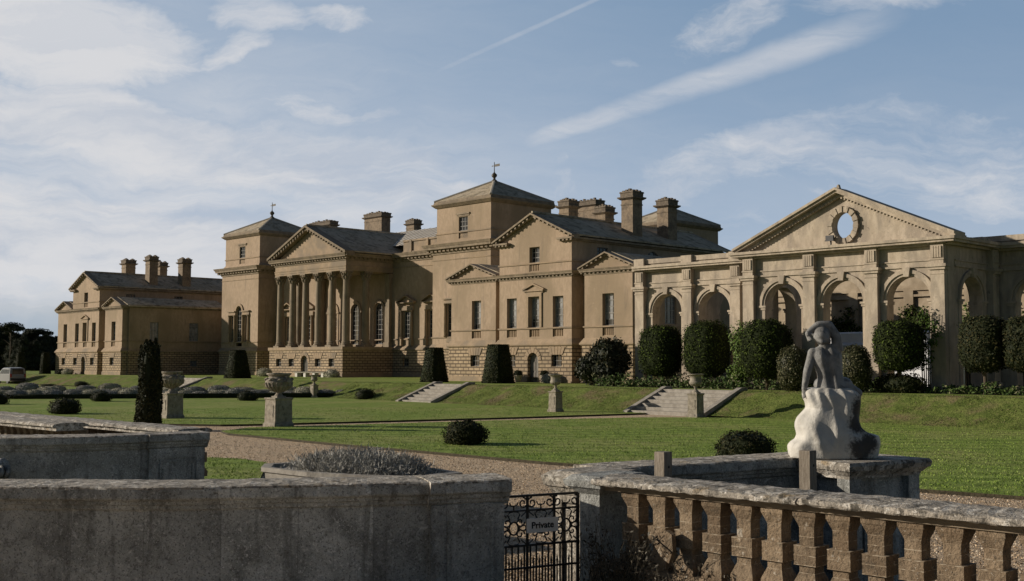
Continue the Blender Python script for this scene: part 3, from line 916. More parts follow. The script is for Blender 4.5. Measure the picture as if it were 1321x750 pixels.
def wing(xc, y0, LB, RB, label, far, detail=True):
    t = thing('country_house_wing', label, 'house wing', (xc, y0, 0), 'matching wings of the country house')
    off = t.location
    c0, c1 = xc - 4.25, xc + 4.25
    l0, l1, r0, r1 = xc + LB[0], xc + LB[1], xc + RB[0], xc + RB[1]
    yb = y0 + 20.6
    ys = y0 + 0.22
    ylow = y0 + 14.6
    fr = [(xc + u - .6, xc + u + .6) for u in (-2.72, 0.0, 2.72)]
    lw, rw = (l0 + l1) / 2, (r0 + r1) / 2
    if detail:
        lw += .42
    lwn, rwn = (lw - .6, lw + .6), (rw - .6, rw + .6)
    # ---- upper walls
    mb = MB()
    holes = [(a, b, 4.46, 6.95) for a, b in fr] + [(a, b, 3.68, 4.32) for a, b in fr] + [(xc - .6, xc + .6, 9.8, 11.08), (xc - .6, xc + .6, 9.06, 9.66)]
    facade(mb, FX(y0), c0, c1, ZS - .1, 11.62, holes, 0.44)
    mb.poly([(c0, y0, 11.62), (c1, y0, 11.62), (xc, y0, 13.6)])
    rh = [(y0 + 3.0, y0 + 4.3, 10.35, 11.0), (y0 + 9.1, y0 + 10.9, 10.2, 11.1, True)] if detail else [(y0 + 3.6, y0 + 4.9, 10.2, 10.85), (y0 + 10.5, y0 + 11.8, 10.2, 10.85)]
    facade(mb, FY(c1), y0, yb, ZS - .1, 11.62, rh, 0.2)
    mb.poly([(c0, y0, ZS - .1), (c0, yb, ZS - .1), (c0, yb, 11.62), (c0, y0, 11.62)])
    mb.poly([(c0, yb, ZS - .1), (c1, yb, ZS - .1), (c1, yb, 11.62), (xc, yb, 13.6), (c0, yb, 11.62)])
    for a, b, wn in ((l0, l1, lwn), (r0, r1, rwn)):
        facade(mb, FX(ys), a, b, ZS - .1, 8.95, [(wn[0], wn[1], 4.46, 6.95), (wn[0], wn[1], 3.68, 4.32)], 0.44)
        mb.poly([(a, ys, 8.95), (b, ys, 8.95), ((a + b) / 2, ys, 9.95)])
        mb.box(a + .02, b - .02, ys + .5, ylow, 0.3, 8.97)
        mb.poly([(a, ys, 3), (a, ys + .52, 3), (a, ys + .52, 8.95), (a, ys, 8.95)])
        mb.poly([(b, ys, 3), (b, ys + .52, 3), (b, ys + .52, 8.95), (b, ys, 8.95)])
    # the wider body behind the end block and the recessed links
    sh = [(y0 + 3.8, y0 + 5.0, 4.46, 6.9), (y0 + 9.35, y0 + 10.65, 4.46, 6.9)]
    if detail:
        sh = [(y0 + 3.7, y0 + 5.1, 4.6, 6.75)]
    facade(mb, FY(r1 + .3), y0 + 1.0, ylow, 2.9, 8.97, sh, 0.25)
    mb.poly([(r1 - .2, y0 + 1.0, 2.9), (r1 + .3, y0 + 1.0, 2.9), (r1 + .3, y0 + 1.0, 8.97), (r1 - .2, y0 + 1.0, 8.97)])
    mb.poly([(r1 - .2, ylow, .3), (r1 + .3, ylow, .3), (r1 + .3, ylow, 8.97), (r1 - .2, ylow, 8.97)])
    mb.box(l1 - .1, c0 + .1, y0 + 1.35, ylow - .1, 0.0, 8.9)
    mb.box(c1 - .1, r0 + .1, y0 + 1.35, ylow - .1, 0.0, 8.9)
    mb.build('wall', M['wall'], t, off)
    # ---- basement
    mb = MB()
    bw = [(a + .02, b - .02, 1.29, 2.24) for a, b in fr]
    door = (xc - .63, xc + .63, 0.0, 2.42, True)
    dh = (door[0], door[1], 0.42, 2.42, True)
    basement(mb, c0, c1, y0, yb, [bw[0], dh, bw[2]])
    basement(mb, l0, l1, ys, ylow, [(lwn[0] + .02, lwn[1] - .02, 1.29, 2.24)], o=.15)
    basement(mb, r0, r1, ys, ylow, [(rwn[0] + .02, rwn[1] - .02, 1.29, 2.24)], o=.15)
    bs = [] if detail else [(y0 + 9.5, y0 + 10.5, 1.05, 1.85)]
    facade(mb, FY(r1 + .45), y0 + .9, ylow, .0, 3.2, bs, .3)
    mb.poly([(r1, y0 + .9, 0), (r1 + .45, y0 + .9, 0), (r1 + .45, y0 + .9, 3.2), (r1, y0 + .9, 3.2)])
    mb.build('basement', M['rustic'], t, off)
    mb = MB()
    base_trim(mb, c0, c1, y0, yb, [(door[0], door[1])])
    base_trim(mb, l0, l1, ys, ylow, o=.15)
    base_trim(mb, r0, r1, ys, ylow, o=.15)
    mb.box(r1, r1 + .58, y0 + .8, ylow, 2.98, 3.14)
    for a, b in fr:
        pass
    # sill course, attic course
    mb.frus(c0, c1, y0, yb, .09, 4.34, .11, 4.46)
    mb.frus(c0, c1, y0, yb, .08, 9.66, .09, 9.78)
    for a, b in ((l0, l1), (r0, r1)):
        mb.frus(a, b, ys, ylow, .09, 4.341, .11, 4.459)
    mb.box(r1, r1 + .40, y0 + .9, ylow + .02, 4.342, 4.458)
    mb.build('string_course', M['trim'], t, off)
    keys = [(FX(y0 - .16), a + .02, b - .02, 2.24, False) for i, (a, b) in enumerate(fr) if i != 1] + [(FX(y0 - .16), door[0], door[1], 2.42, True)]
    keys += [(FX(ys - .15), wn[0] + .02, wn[1] - .02, 2.24, False) for wn in (lwn, rwn)]
    for kk in keys:
        mb = MB()
        voussoirs(mb, *kk)
        mb.build('keystone', M['trim'], t, off)
    # ---- cornices and gables
    mb = MB()
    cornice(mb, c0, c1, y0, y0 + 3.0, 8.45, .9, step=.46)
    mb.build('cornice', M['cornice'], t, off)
    for a, b in ((l0, l1), (r0, r1)):
        mb = MB()
        cornice(mb, a, b, ys, ylow, 8.45, .9, step=.46)
        rakes(mb, a - .42, (a + b) / 2, b + .42, 8.93, 10.06, ys - .42, ys + .5, .26, .46)
        mb.build('side_pediment', M['cornice'], t, off)
        mb = MB()
        gable_roof(mb, a - .46, (a + b) / 2, b + .46, 8.99, 10.08, ys + .45, ylow + .2)
        mb.poly([(a, ylow, 8.9), (b, ylow, 8.9), ((a + b) / 2, ylow, 10.0)])
        mb.build('side_roof', M['lead'], t, off)
    mb = MB()
    mb.box(r1 - .3, r1 + .75, y0 + .75, ylow + .2, 8.86, 8.98)
    mb.build('side_roof', M['lead'], t, off)
    mb = MB()
    rakes(mb, c0 - .5, xc, c1 + .5, 11.62, 13.72, y0 - .5, y0 + .4, .34, .46)
    rakes(mb, c0 - .5, xc, c1 + .5, 11.66, 13.74, yb - .4, yb + .4, .30)
    for q in (c0, c1 - 1.35):
        x0_, x1_ = (q - .42, q + 1.35) if q == c0 else (q, q + 1.35 + .42)
        mb.box(x0_, x1_, y0 - .42, y0 + .05, 11.46, 11.60)
        mb.box(x0_ + .1, x1_ - .1, y0 - .26, y0 + .05, 11.32, 11.46)
        for i in range(4):
            u = x0_ + .2 + i * .43
            mb.box(u, u + .2, y0 - .37, y0 - .26, 11.33, 11.461)
    for xx, s_ in ((c1, 1), (c0, -1)):
        mb.box(min(xx, xx + s_ * .42), max(xx, xx + s_ * .42), y0 + .052, yb + .4, 11.45, 11.61)
        mb.box(min(xx, xx + s_ * .2), max(xx, xx + s_ * .2), y0 + .052, yb + .2, 11.33, 11.45)
    mb.build('gable_cornice', M['cornice'], t, off)
    mb = MB()
    gable_roof(mb, c0 - .52, xc, c1 + .52, 11.68, 13.76, y0 + .35, yb - .35, .13)
    mb.tube([(xc, y0 - .3, 13.95), (xc, yb + .3, 13.92)], .1, 8)
    mb.build('roof', M['lead'], t, off)
    # ---- windows and door
    for i, (a, b) in enumerate(fr):
        sash(t, off, FX(y0), (a, b, 4.46, 6.95), 3, 5, .38, blind=(.93, .72, .96)[i] if detail else 0)
        balusters_panel(t, off, FX(y0), a, b, 3.68, 4.32, .24)
    sash(t, off, FX(y0), (xc - .6, xc + .6, 9.8, 11.08), 3, 3, .38)
    balusters_panel(t, off, FX(y0), xc - .6, xc + .6, 9.06, 9.66, .2)
    for wn in (lwn, rwn):
        sash(t, off, FX(ys), (wn[0], wn[1], 4.46, 6.95), 3, 5, .38, blind=.8 if detail else 0)
        balusters_panel(t, off, FX(ys), wn[0], wn[1], 3.68, 4.32, .24)
        sash(t, off, FX(ys - .15), (wn[0] + .02, wn[1] - .02, 1.29, 2.24), 3, 2, .3, frame='oldsash', name='basement_window')
    for i in (0, 2):
        sash(t, off, FX(y0 - .16), bw[i], 3, 2, .3, frame='oldsash', name='basement_window')
    for h in sh:
        sash(t, off, FY(r1 + .3), h, 3, 6, .2, glass='blind')
    for h in bs:
        sash(t, off, FY(r1 + .45), h, 3, 2, .25, frame='oldsash', name='basement_window', glass='blind')
    for h in rh:
        sash(t, off, FY(c1), h, 3, 2, .15, frame='oldsash', name='attic_window')
    mb = MB()
    pt = FX(y0)
    small_pediment(mb, pt, xc, 7.52, 1.18, .44)
    for s_ in (-1, 1):
        pbox(mb, pt, xc + s_ * .78 - .13, xc + s_ * .78 + .13, 4.5, 7.3, -.1, .02)
    pbox(mb, pt, xc - .91, xc + .91, 7.0, 7.3, -.101, .02)
    mb.build('window_pediment', M['trim'], t, off)
    mb = MB()
    pt = FX(y0 - .16)
    mb.poly([pt(door[0], 0, .34), pt(door[1], 0, .34)] + [pt(*p, .34) for p in reversed(arc(door[0], door[1], 2.42))])
    pbox(mb, pt, xc - .02, xc + .02, .05, 2.3, .31, .345)
    for s_ in (-.36, .12):
        pbox(mb, pt, xc + s_, xc + s_ + .26, .2, .8, .32, .345)
        pbox(mb, pt, xc + s_, xc + s_ + .26, .95, 1.7, .32, .345)
    mb.build('door', M['door'], t, off)
    # ---- chimneys: two above the side towards the viewer, two beyond the ridge
    for (dx, dy, wx, wy, z1) in far:
        chimney(t, off, xc + dx, y0 + dy, wx, wy, 11.7, z1)
    return t


Y0 = 65.34
wing(-67.65, Y0, (-10.8, -4.95), (5.45, 10.45), 'near gabled wing of tan brick with tall square chimneys, behind the tapered yew blocks',
     ((2.7, 9.05, 1.3, 1.25, 16.3), (2.55, 14.0, 1.25, 1.25, 16.1), (-3.8, 7.9, 1.2, 1.2, 16.05), (-3.8, 12.7, 1.2, 1.2, 15.95)))
wing(-155.4, Y0 + .2, (-9.7, -4.63), (5.66, 10.77), 'far gabled wing at the end of the house, its long side wall in shade',
     ((2.9, 7.8, 1.3, 1.2, 16.3), (2.9, 12.7, 1.3, 1.3, 16.25), (-3.2, 7.3, 1.4, 1.4, 16.15), (-3.2, 12.3, 1.1, 1.1, 16.1)), detail=False)

# ------------------------------------------------------------------ central block
XM = -113.0
TX = (-90.8, -135.2)
T0 = 77.12
hall = thing('country_house', 'main block of the tan country house with pillared portico and pyramid roofed corner towers', 'country house', (XM, 72, 0))
HO = hall.location


def tower(xc, y0, front=True):
    x0, x1, y1 = xc - 4.6, xc + 4.6, y0 + 9.2
    u0, u1, v0, v1 = xc - 4.3, xc + 4.3, y0 + .28, y0 + 8.9
    mb = MB()
    h = [(xc - .72, xc + .72, 4.3, 8.95, True), (xc - 2.2, xc - 1.32, 4.3, 7.7), (xc + 1.32, xc + 2.2, 4.3, 7.7), (xc - .72, xc + .72, 3.72, 4.15)] if front else []
    facade(mb, FX(y0), x0, x1, ZS - .1, 13.2, h, .3)
    for a, b in (((x1, y0), (x1, y1)), ((x0, y0), (x0, y1)), ((x0, y1), (x1, y1))):
        mb.poly([(*a, ZS - .1), (*b, ZS - .1), (*b, 13.2), (*a, 13.2)])
    mb.frus(u0, u1, v0, v1, .3, 14.02, .02, 14.42)
    facade(mb, FX(v0), u0, u1, 14.4, 18.05, [(xc - .72, xc + .72, 15.28, 16.75), (xc - .72, xc + .72, 14.5, 15.12)], .25)
    for a, b in (((u1, v0), (u1, v1)), ((u0, v0), (u0, v1)), ((u0, v1), (u1, v1))):
        mb.poly([(*a, 14.4), (*b, 14.4), (*b, 18.05), (*a, 18.05)])
    tw = mb.build('tower', M['wall'], hall, HO)
    mb = MB()
    basement(mb, x0, x1, y0, y1)
    mb.build('basement', M['rustic'], tw, HO)
    mb = MB()
    base_trim(mb, x0, x1, y0, y1)
    mb.frus(x0, x1, y0, y1, .09, 4.16, .11, 4.28)
    mb.frus(x0, x1, y0, y1, .04, 12.32, .06, 12.42)
    mb.build('string_course', M['trim'], tw, HO)
    mb = MB()
    mb.frus(u0, u1, v0, v1, .08, 15.12, .09, 15.26)
    mb.build('string_course', M['trim'], tw, HO)
    mb = MB()
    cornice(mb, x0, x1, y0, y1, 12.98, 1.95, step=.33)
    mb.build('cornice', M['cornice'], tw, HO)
    mb = MB()
    mb.box(xc - 1.05, xc + 1.05, v0 - .14, v0 + .02, 17.0, 17.16)
    mb.box(xc - .95, xc + .95, v0 - .05, v0 + .02, 16.82, 17.0)
    mb.build('window_hood', M['cornice'], tw, HO)
    mb = MB()
    mb.frus(u0, u1, v0, v1, .12, 17.95, .42, 18.22)
    mb.frus(u0, u1, v0, v1, .44, 18.22, .46, 18.34)
    mb.frus(u0, u1, v0, v1, .30, 18.34, .22, 18.66)
    mb.build('eaves', M['darktrim'], tw, HO)
    mb = MB()
    cx, cy = (u0 + u1) / 2, (v0 + v1) / 2
    cs = [(u0 - .22, v0 - .22, 18.66), (u1 + .22, v0 - .22, 18.66), (u1 + .22, v1 + .22, 18.66), (u0 - .22, v1 + .22, 18.66)]
    apx = (cx, cy, 20.95)
    for i in range(4):
        mb.poly([cs[i], cs[(i + 1) % 4], apx])
        mb.tube([cs[i], apx], .15, 6, 1)
    mb.build('roof', [M['lead'], M['coping']], tw, HO)
    mb = MB()
    mb.lathe(cx, cy, ((.34, 20.7), (.30, 21.05), (.16, 21.12), (.13, 21.3), (.3, 21.5), (.3, 21.66), (.1, 21.86), (.05, 21.95), (.04, 22.9), (.02, 23.05)), 10)
    mb.box(cx - .25, cx + .1, cy - .012, cy + .012, 22.58, 22.64)
    mb.box(cx + .1, cx + .85, cy - .012, cy + .012, 22.50, 22.76)
    mb.xz([(cx - .45, 22.61), (cx - .25, 22.53), (cx - .25, 22.69)], cy - .012, cy + .012)
    if front:
        mb.build('weathervane', M['vane'], tw, HO)
        for k, hh in enumerate(((xc - .72, xc + .72, 15.28, 16.75),)):
            w_ = sash(tw, HO, FX(v0), hh, 3, 3, .2)
        mb = MB()
        for i in range(5):
            mb.box(xc - .72, xc + .72, v0 + .1 + .02 * (i % 2), v0 + .2, 14.5 + .125 * i, 14.6 + .125 * i)
        mb.build('sill_louvre', M['trim'], tw, HO)
        sash(tw, HO, FX(y0), h[0], 3, 7, .24, name='venetian_window')
        for hh in h[1:3]:
            sash(tw, HO, FX(y0), hh, 2, 5, .27, name='side_light', frame='oldsash')
        mb = MB()
        pt = FX(y0)
        archivolt(mb, pt, xc, 8.23, .74, 1.05, .14)
        for s_ in (-1, 1):
            a, b = sorted((xc + s_ * .86, xc + s_ * 2.62))
            pbox(mb, pt, a, b, 7.78, 7.95, -.16, .02)
            pbox(mb, pt, a + .03, b - .03, 7.95, 8.18, -.12, .02)
            pbox(mb, pt, a - .12 * (s_ < 0), b + .12 * (s_ > 0), 8.18, 8.34, -.30, .02)
            for q in (1.04, 2.4):
                mb.lathe(xc + s_ * q, y0 - .12, ((.2, 4.28), (.2, 4.42), (.155, 4.5), (.15, 6.0), (.13, 7.5), (.2, 7.74), (.2, 7.78)), 10)
            pbox(mb, pt, xc + s_ * 1.76 - .5, xc + s_ * 1.76 + .5, 3.7, 4.16, -.05, .02)
        mb.build('window_columns', M['trim'], tw, HO)
    return tw


tower(TX[0], T0)
tower(TX[1], T0)
tower(TX[0], T0 + 29.4, front=False)

# walls between the towers
YM = 79.7
px0, px1 = TX[1] + 4.6, TX[0] - 4.6
pw = [XM + s_ * q for q in (9.95, 14.4) for s_ in (-1, 1)]
ar = [XM - 4.62, XM, XM + 4.62]
mb = MB()
holes = [(q - .66, q + .66, 4.36, 7.35) for q in pw] + [(q - .82, q + .82, 3.72, 8.5, True) for q in ar]
facade(mb, FX(YM), px0, px1, ZS - .1, 13.2, holes, .3)
mb.box(-138.5, px0 - .2, T0 + 9.3, 115, 0, 13.3)
mb.box(TX[0] + 1, TX[0] + 3.9, T0 + 9.3, T0 + 29.3, 0, 13.3)
mb.box(px0 + .3, px1 - .3, 100, 115, 0, 13.6)
mb.box(px0 + .2, px1 - .2, YM + 1.5, 100, 0, 13.3)
mb.build('wall', M['wall'], hall, HO)
mb = MB()
bwin = [(q - .55, q + .55, 1.2, 2.05) for q in pw]
basement(mb, px0 - .5, px1 + .5, YM, YM + 2, bwin)
mb.build('basement', M['rustic'], hall, HO)
mb = MB()
base_trim(mb, px0, px1, YM, YM + 1.5)
mb.box(px0, px1, YM - .1, YM, 4.16, 4.28)
mb.box(px0, px1, YM - .06, YM, 12.3, 12.42)
mb.build('string_course', M['trim'], hall, HO)
mb = MB()
cornice(mb, px0 - 1, px1 + 1, YM, YM + 4, 12.98, 1.8, sides='f', step=.36)
mb.build('cornice', M['cornice'], hall, HO)
for a, b in ((px0 + .2, XM - 8.4), (XM + 8.4, px1 - .2)):
    mb = MB()
    mb.box(a, b, YM + .55, YM + .9, 13.9, 15.3)
    mb.box(a, b, YM + .42, YM + 1.0, 15.301, 15.5)
    mb.box(a, b, YM + .42, YM + .56, 13.9, 14.2)
    n = 3
    for i in range(n):
        u = a + (b - a) * (i + .5) / n
        mb.box(u - .18, u + .18, YM + .36, YM + .6, 13.9, 15.42)
    mb.build('parapet', M['trim'], hall, HO)
mb = MB()
ye, yr, ze, zr = YM + 1.3, YM + 8.8, 15.1, 18.05
for q in range(2):
    ya, yb_ = (ye, yr) if q == 0 else (2 * yr - ye, yr)
    mb.poly([(px0 - .5, ya, ze), (px1 + .3, ya, ze), (px1 + .3, yb_, zr), (px0 - .5, yb_, zr)], 0)
for x_ in np.arange(px0, px1, 1.15):
    mb.tube([(x_, ye, ze + .01), (x_, yr, zr + .01)], .035, 5, 0)
mb.build('hall_roof', M['palelead'], hall, HO)
for q in pw:
    sash(hall, HO, FX(YM), (q - .66, q + .66, 4.36, 7.35), 3, 6, .24)
    mb = MB()
    pt = FX(YM)
    small_pediment(mb, pt, q, 8.35, 1.5, .72, .45)
    pbox(mb, pt, q - 1.2, q + 1.2, 7.45, 7.95, -.2, .02)
    for s_ in (-1, 1):
        mb.lathe(q + s_ * .92, YM - .16, ((.22, 4.28), (.22, 4.42), (.17, 4.5), (.16, 6.0), (.14, 7.2), (.21, 7.42), (.21, 7.46)), 10)
        pbox(mb, pt, q + s_ * .92 - .25, q + s_ * .92 + .25, 3.5, 4.26, -.36, .02)
    mb.build('window_pediment', M['trim'], hall, HO)
    sash(hall, HO, FX(YM - .16), (q - .55, q + .55, 1.2, 2.05), 3, 2, .3, frame='oldsash', name='basement_window')
for q in ar:
    sash(hall, HO, FX(YM), (q - .82, q + .82, 3.72, 8.5, True), 3, 7, .24, name='arched_window')
    mb = MB()
    archivolt(mb, FX(YM), q, 7.68, .84, 1.2, .12)
    for s_ in (-1, 1):
        pbox(mb, FX(YM), q + s_ * 1.02 - .18, q + s_ * 1.02 + .18, 3.52, 7.55, -.08, .02)
        pbox(mb, FX(YM), q + s_ * 1.05 - .25, q + s_ * 1.05 + .25, 7.5, 7.7, -.16, .02)
    mb.build('arch_surround', M['trim'], hall, HO)

# ---- portico
PF = 72.75                       # face of its base
mb = MB()
a0, a1 = XM - 7.5, XM + 7.5
bws = [XM + q for q in (-5.4, -2.72, 2.72, 5.4)]
pd = (XM - .72, XM + .72, 0.42, 2.42, True)
facade(mb, FX(PF), a0, a1, .42, 2.95, [(q - .58, q + .58, 1.15, 2.05) for q in bws] + [pd], .35)
facade(mb, FY(a1), PF, YM, .42, 2.95, [], .35)
mb.poly([(a0, PF, .42), (a0, YM, .42), (a0, YM, 2.95), (a0, PF, 2.95)])
portico = mb.build('portico', M['rustic'], hall, HO)
for kk in [(q - .58, q + .58, 2.05) for q in bws] + [(pd[0], pd[1], 2.42, True)]:
    mb = MB()
    voussoirs(mb, FX(PF), *kk)
    mb.build('keystone', M['trim'], portico, HO)
mb = MB()
mb.box(a0 - .08, XM - .8, PF - .08, YM, -.05, .425)
mb.box(XM + .8, a1 + .08, PF - .08, YM, -.05, .425)
mb.frus(a0, a1, PF, YM - .3, .03, 2.93, .12, 3.05)
mb.frus(a0, a1, PF, YM - .3, .12, 3.05, .12, 3.36)
mb.build('platform', M['trim'], portico, HO)
for q in bws:
    sash(portico, HO, FX(PF), (q - .58, q + .58, 1.15, 2.05), 3, 2, .3, frame='oldsash', name='basement_window')
mb = MB()
mb.poly([(pd[0], PF + .34, 0)] + [(u, PF + .34, z) for u, z in arc(pd[0], pd[1], 2.42)] + [(pd[1], PF + .34, 0)])
for i in range(5):
    mb.box(pd[0] + .1 + .27 * i, pd[0] + .14 + .27 * i, PF + .30, PF + .335, .05, 1.9)
mb.build('door', M['door'], portico, HO)


def column(x, y, half=False):
    mb = MB()
    z0, z1 = 3.362, 11.8
    mb.box(x - .56, x + .56, y - .56, y + .56, z0, z0 + .2)
    prof = [(.55, z0 + .2), (.57, z0 + .28), (.55, z0 + .37), (.47, z0 + .41), (.47, z0 + .47), (.5, z0 + .52), (.47, z0 + .58), (.43, z0 + .62)]
    for i in range(9):
        f = i / 8
        prof.append((.425 - .065 * f ** 1.7, z0 + .66 + (z1 - 1.02 - z0 - .66) * f))
    prof += [(.40, z1 - 1.0), (.40, z1 - .94), (.36, z1 - .93), (.40, z1 - .7), (.47, z1 - .63), (.41, z1 - .60), (.45, z1 - .38), (.55, z1 - .30), (.46, z1 - .27), (.52, z1 - .16)]
    mb.lathe(x, y, prof, 20)
    for ring, (rr, za, zb, n) in enumerate(((.43, z1 - .92, z1 - .62, 8), (.47, z1 - .66, z1 - .32, 8))):
        for i in range(n):
            a = 2 * math.pi * (i + .5 * ring) / n
            cx, cy = x + rr * math.cos(a), y + rr * math.sin(a)
            mb.tube([(cx - .05 * math.cos(a), cy - .05 * math.sin(a), za), (cx, cy, (za + zb) / 2), (cx + .09 * math.cos(a), cy + .09 * math.sin(a), zb), (cx + .13 * math.cos(a), cy + .13 * math.sin(a), zb - .07)],
                    [.09, .1, .075, .03], 5)
    for sx in (-1, 1):
        for sy in (-1, 1):
            mb.tube([(x + sx * .34, y + sy * .34, z1 - .42), (x + sx * .46, y + sy * .46, z1 - .2), (x + sx * .5, y + sy * .5, z1 - .16)], [.05, .08, .05], 5)
    mb.box(x - .52, x + .52, y - .52, y + .52, z1 - .14, z1 + .004)
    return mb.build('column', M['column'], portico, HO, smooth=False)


YC_ = PF + .95
for i in range(6):
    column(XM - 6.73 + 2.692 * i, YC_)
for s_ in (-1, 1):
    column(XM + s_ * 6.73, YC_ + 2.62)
for s_ in (-1, 1):
    mb = MB()
    x_ = XM + s_ * 6.73
    mb.box(x_ - .5, x_ + .5, YM - .55, YM - .01, 3.362, 3.9)
    mb.box(x_ - .4, x_ + .4, YM - .45, YM - .01, 3.9, 10.8)
    mb.frus(x_ - .4, x_ + .4, YM - .45, YM - .01, .02, 10.8, .12, 11.7)
    mb.build('pilaster', M['column'], portico, HO)
ex0, ex1, ey0 = XM - 7.25, XM + 7.25, YC_ - .46
mb = MB()
mb.box(ex0, ex1, ey0, YM - .05, 11.8, 12.0)
mb.frus(ex0, ex1, ey0, YM - .08, .0, 12.0, .0, 12.98)
mb.frus(ex0, ex1, ey0, YM - .08, .04, 12.0, .04, 12.22)
mb.frus(ex0, ex1, ey0, YM - .08, .07, 12.22, .10, 12.34)
mb.build('entablature', M['trim'], portico, HO)
mb = MB()
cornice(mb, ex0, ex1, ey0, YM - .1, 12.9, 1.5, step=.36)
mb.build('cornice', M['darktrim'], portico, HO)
mb = MB()
mb.xz([(ex0 + .2, 13.62), (ex1 - .2, 13.62), (XM, 16.75)], ey0 + .12, ey0 + .5)
mb.build('tympanum', M['trim'], portico, HO)
mb = MB()
zA, zB, hw = 13.66, 17.08, 8.05
rakes(mb, XM - hw, XM, XM + hw, zA, zB, ey0 - .72, ey0 + .6, .55, .48)
mb.build('raking_cornice', M['darktrim'], portico, HO)
mb = MB()
gable_roof(mb, XM - hw, XM, XM + hw, zA + .1, zB + .12, ey0 + .55, YM + 8.0, .15)
mb.tube([(XM, ey0 - .5, zB + .3), (XM, YM + 8.0, zB + .3)], .11, 8)
mb.build('roof', M['lead'], portico, HO)
# chimneys of the main block and links to the wings
chimney(hall, HO, -130.2, 95.3, 4.0, 1.5, 13, 22.3, pots=7)
chimney(hall, HO, -133.0, 88.4, 4.8, 1.2, 13, 20.75, pots=7)
chimney(hall, HO, -122.3, 95.5, 1.7, 1.2, 13, 20.7)
chimney(hall, HO, -90.0, 95.6, 3.4, 1.4, 12.5, 20.1, pots=6)
mb = MB()
for a, b in ((-145.2, -139.9), (-86.1, -78.0)):
    mb.box(a, b, 80.4, 84.5, -.05, 8.7)
mb.box(-143.2, -142.4, 80.28, 80.4, 3.5, 8.3)
mb.box(-140.9, -140.1, 80.28, 80.4, 3.5, 8.3)
mb.build('link_wall', M['wall'], hall, HO)
mb = MB()
for a, b in ((-145.2, -139.9), (-86.1, -78.0)):
    mb.box(a, b, 80.2, 84.6, -.06, 2.95)
    mb.box(a, b, 80.05, 84.7, 8.5, 8.95)
    mb.box(a, b, 80.1, 84.65, 2.951, 3.2)
mb.build('link_trim', M['trim'], hall, HO)

# ================================================================== conservatory (roofless arcade)
CY = 58.2
con = thing('garden_conservatory', 'roofless stone conservatory of round arches with a pierced pediment', 'conservatory', (-35, CY, 0))
CO = con.location
TH = 0.75


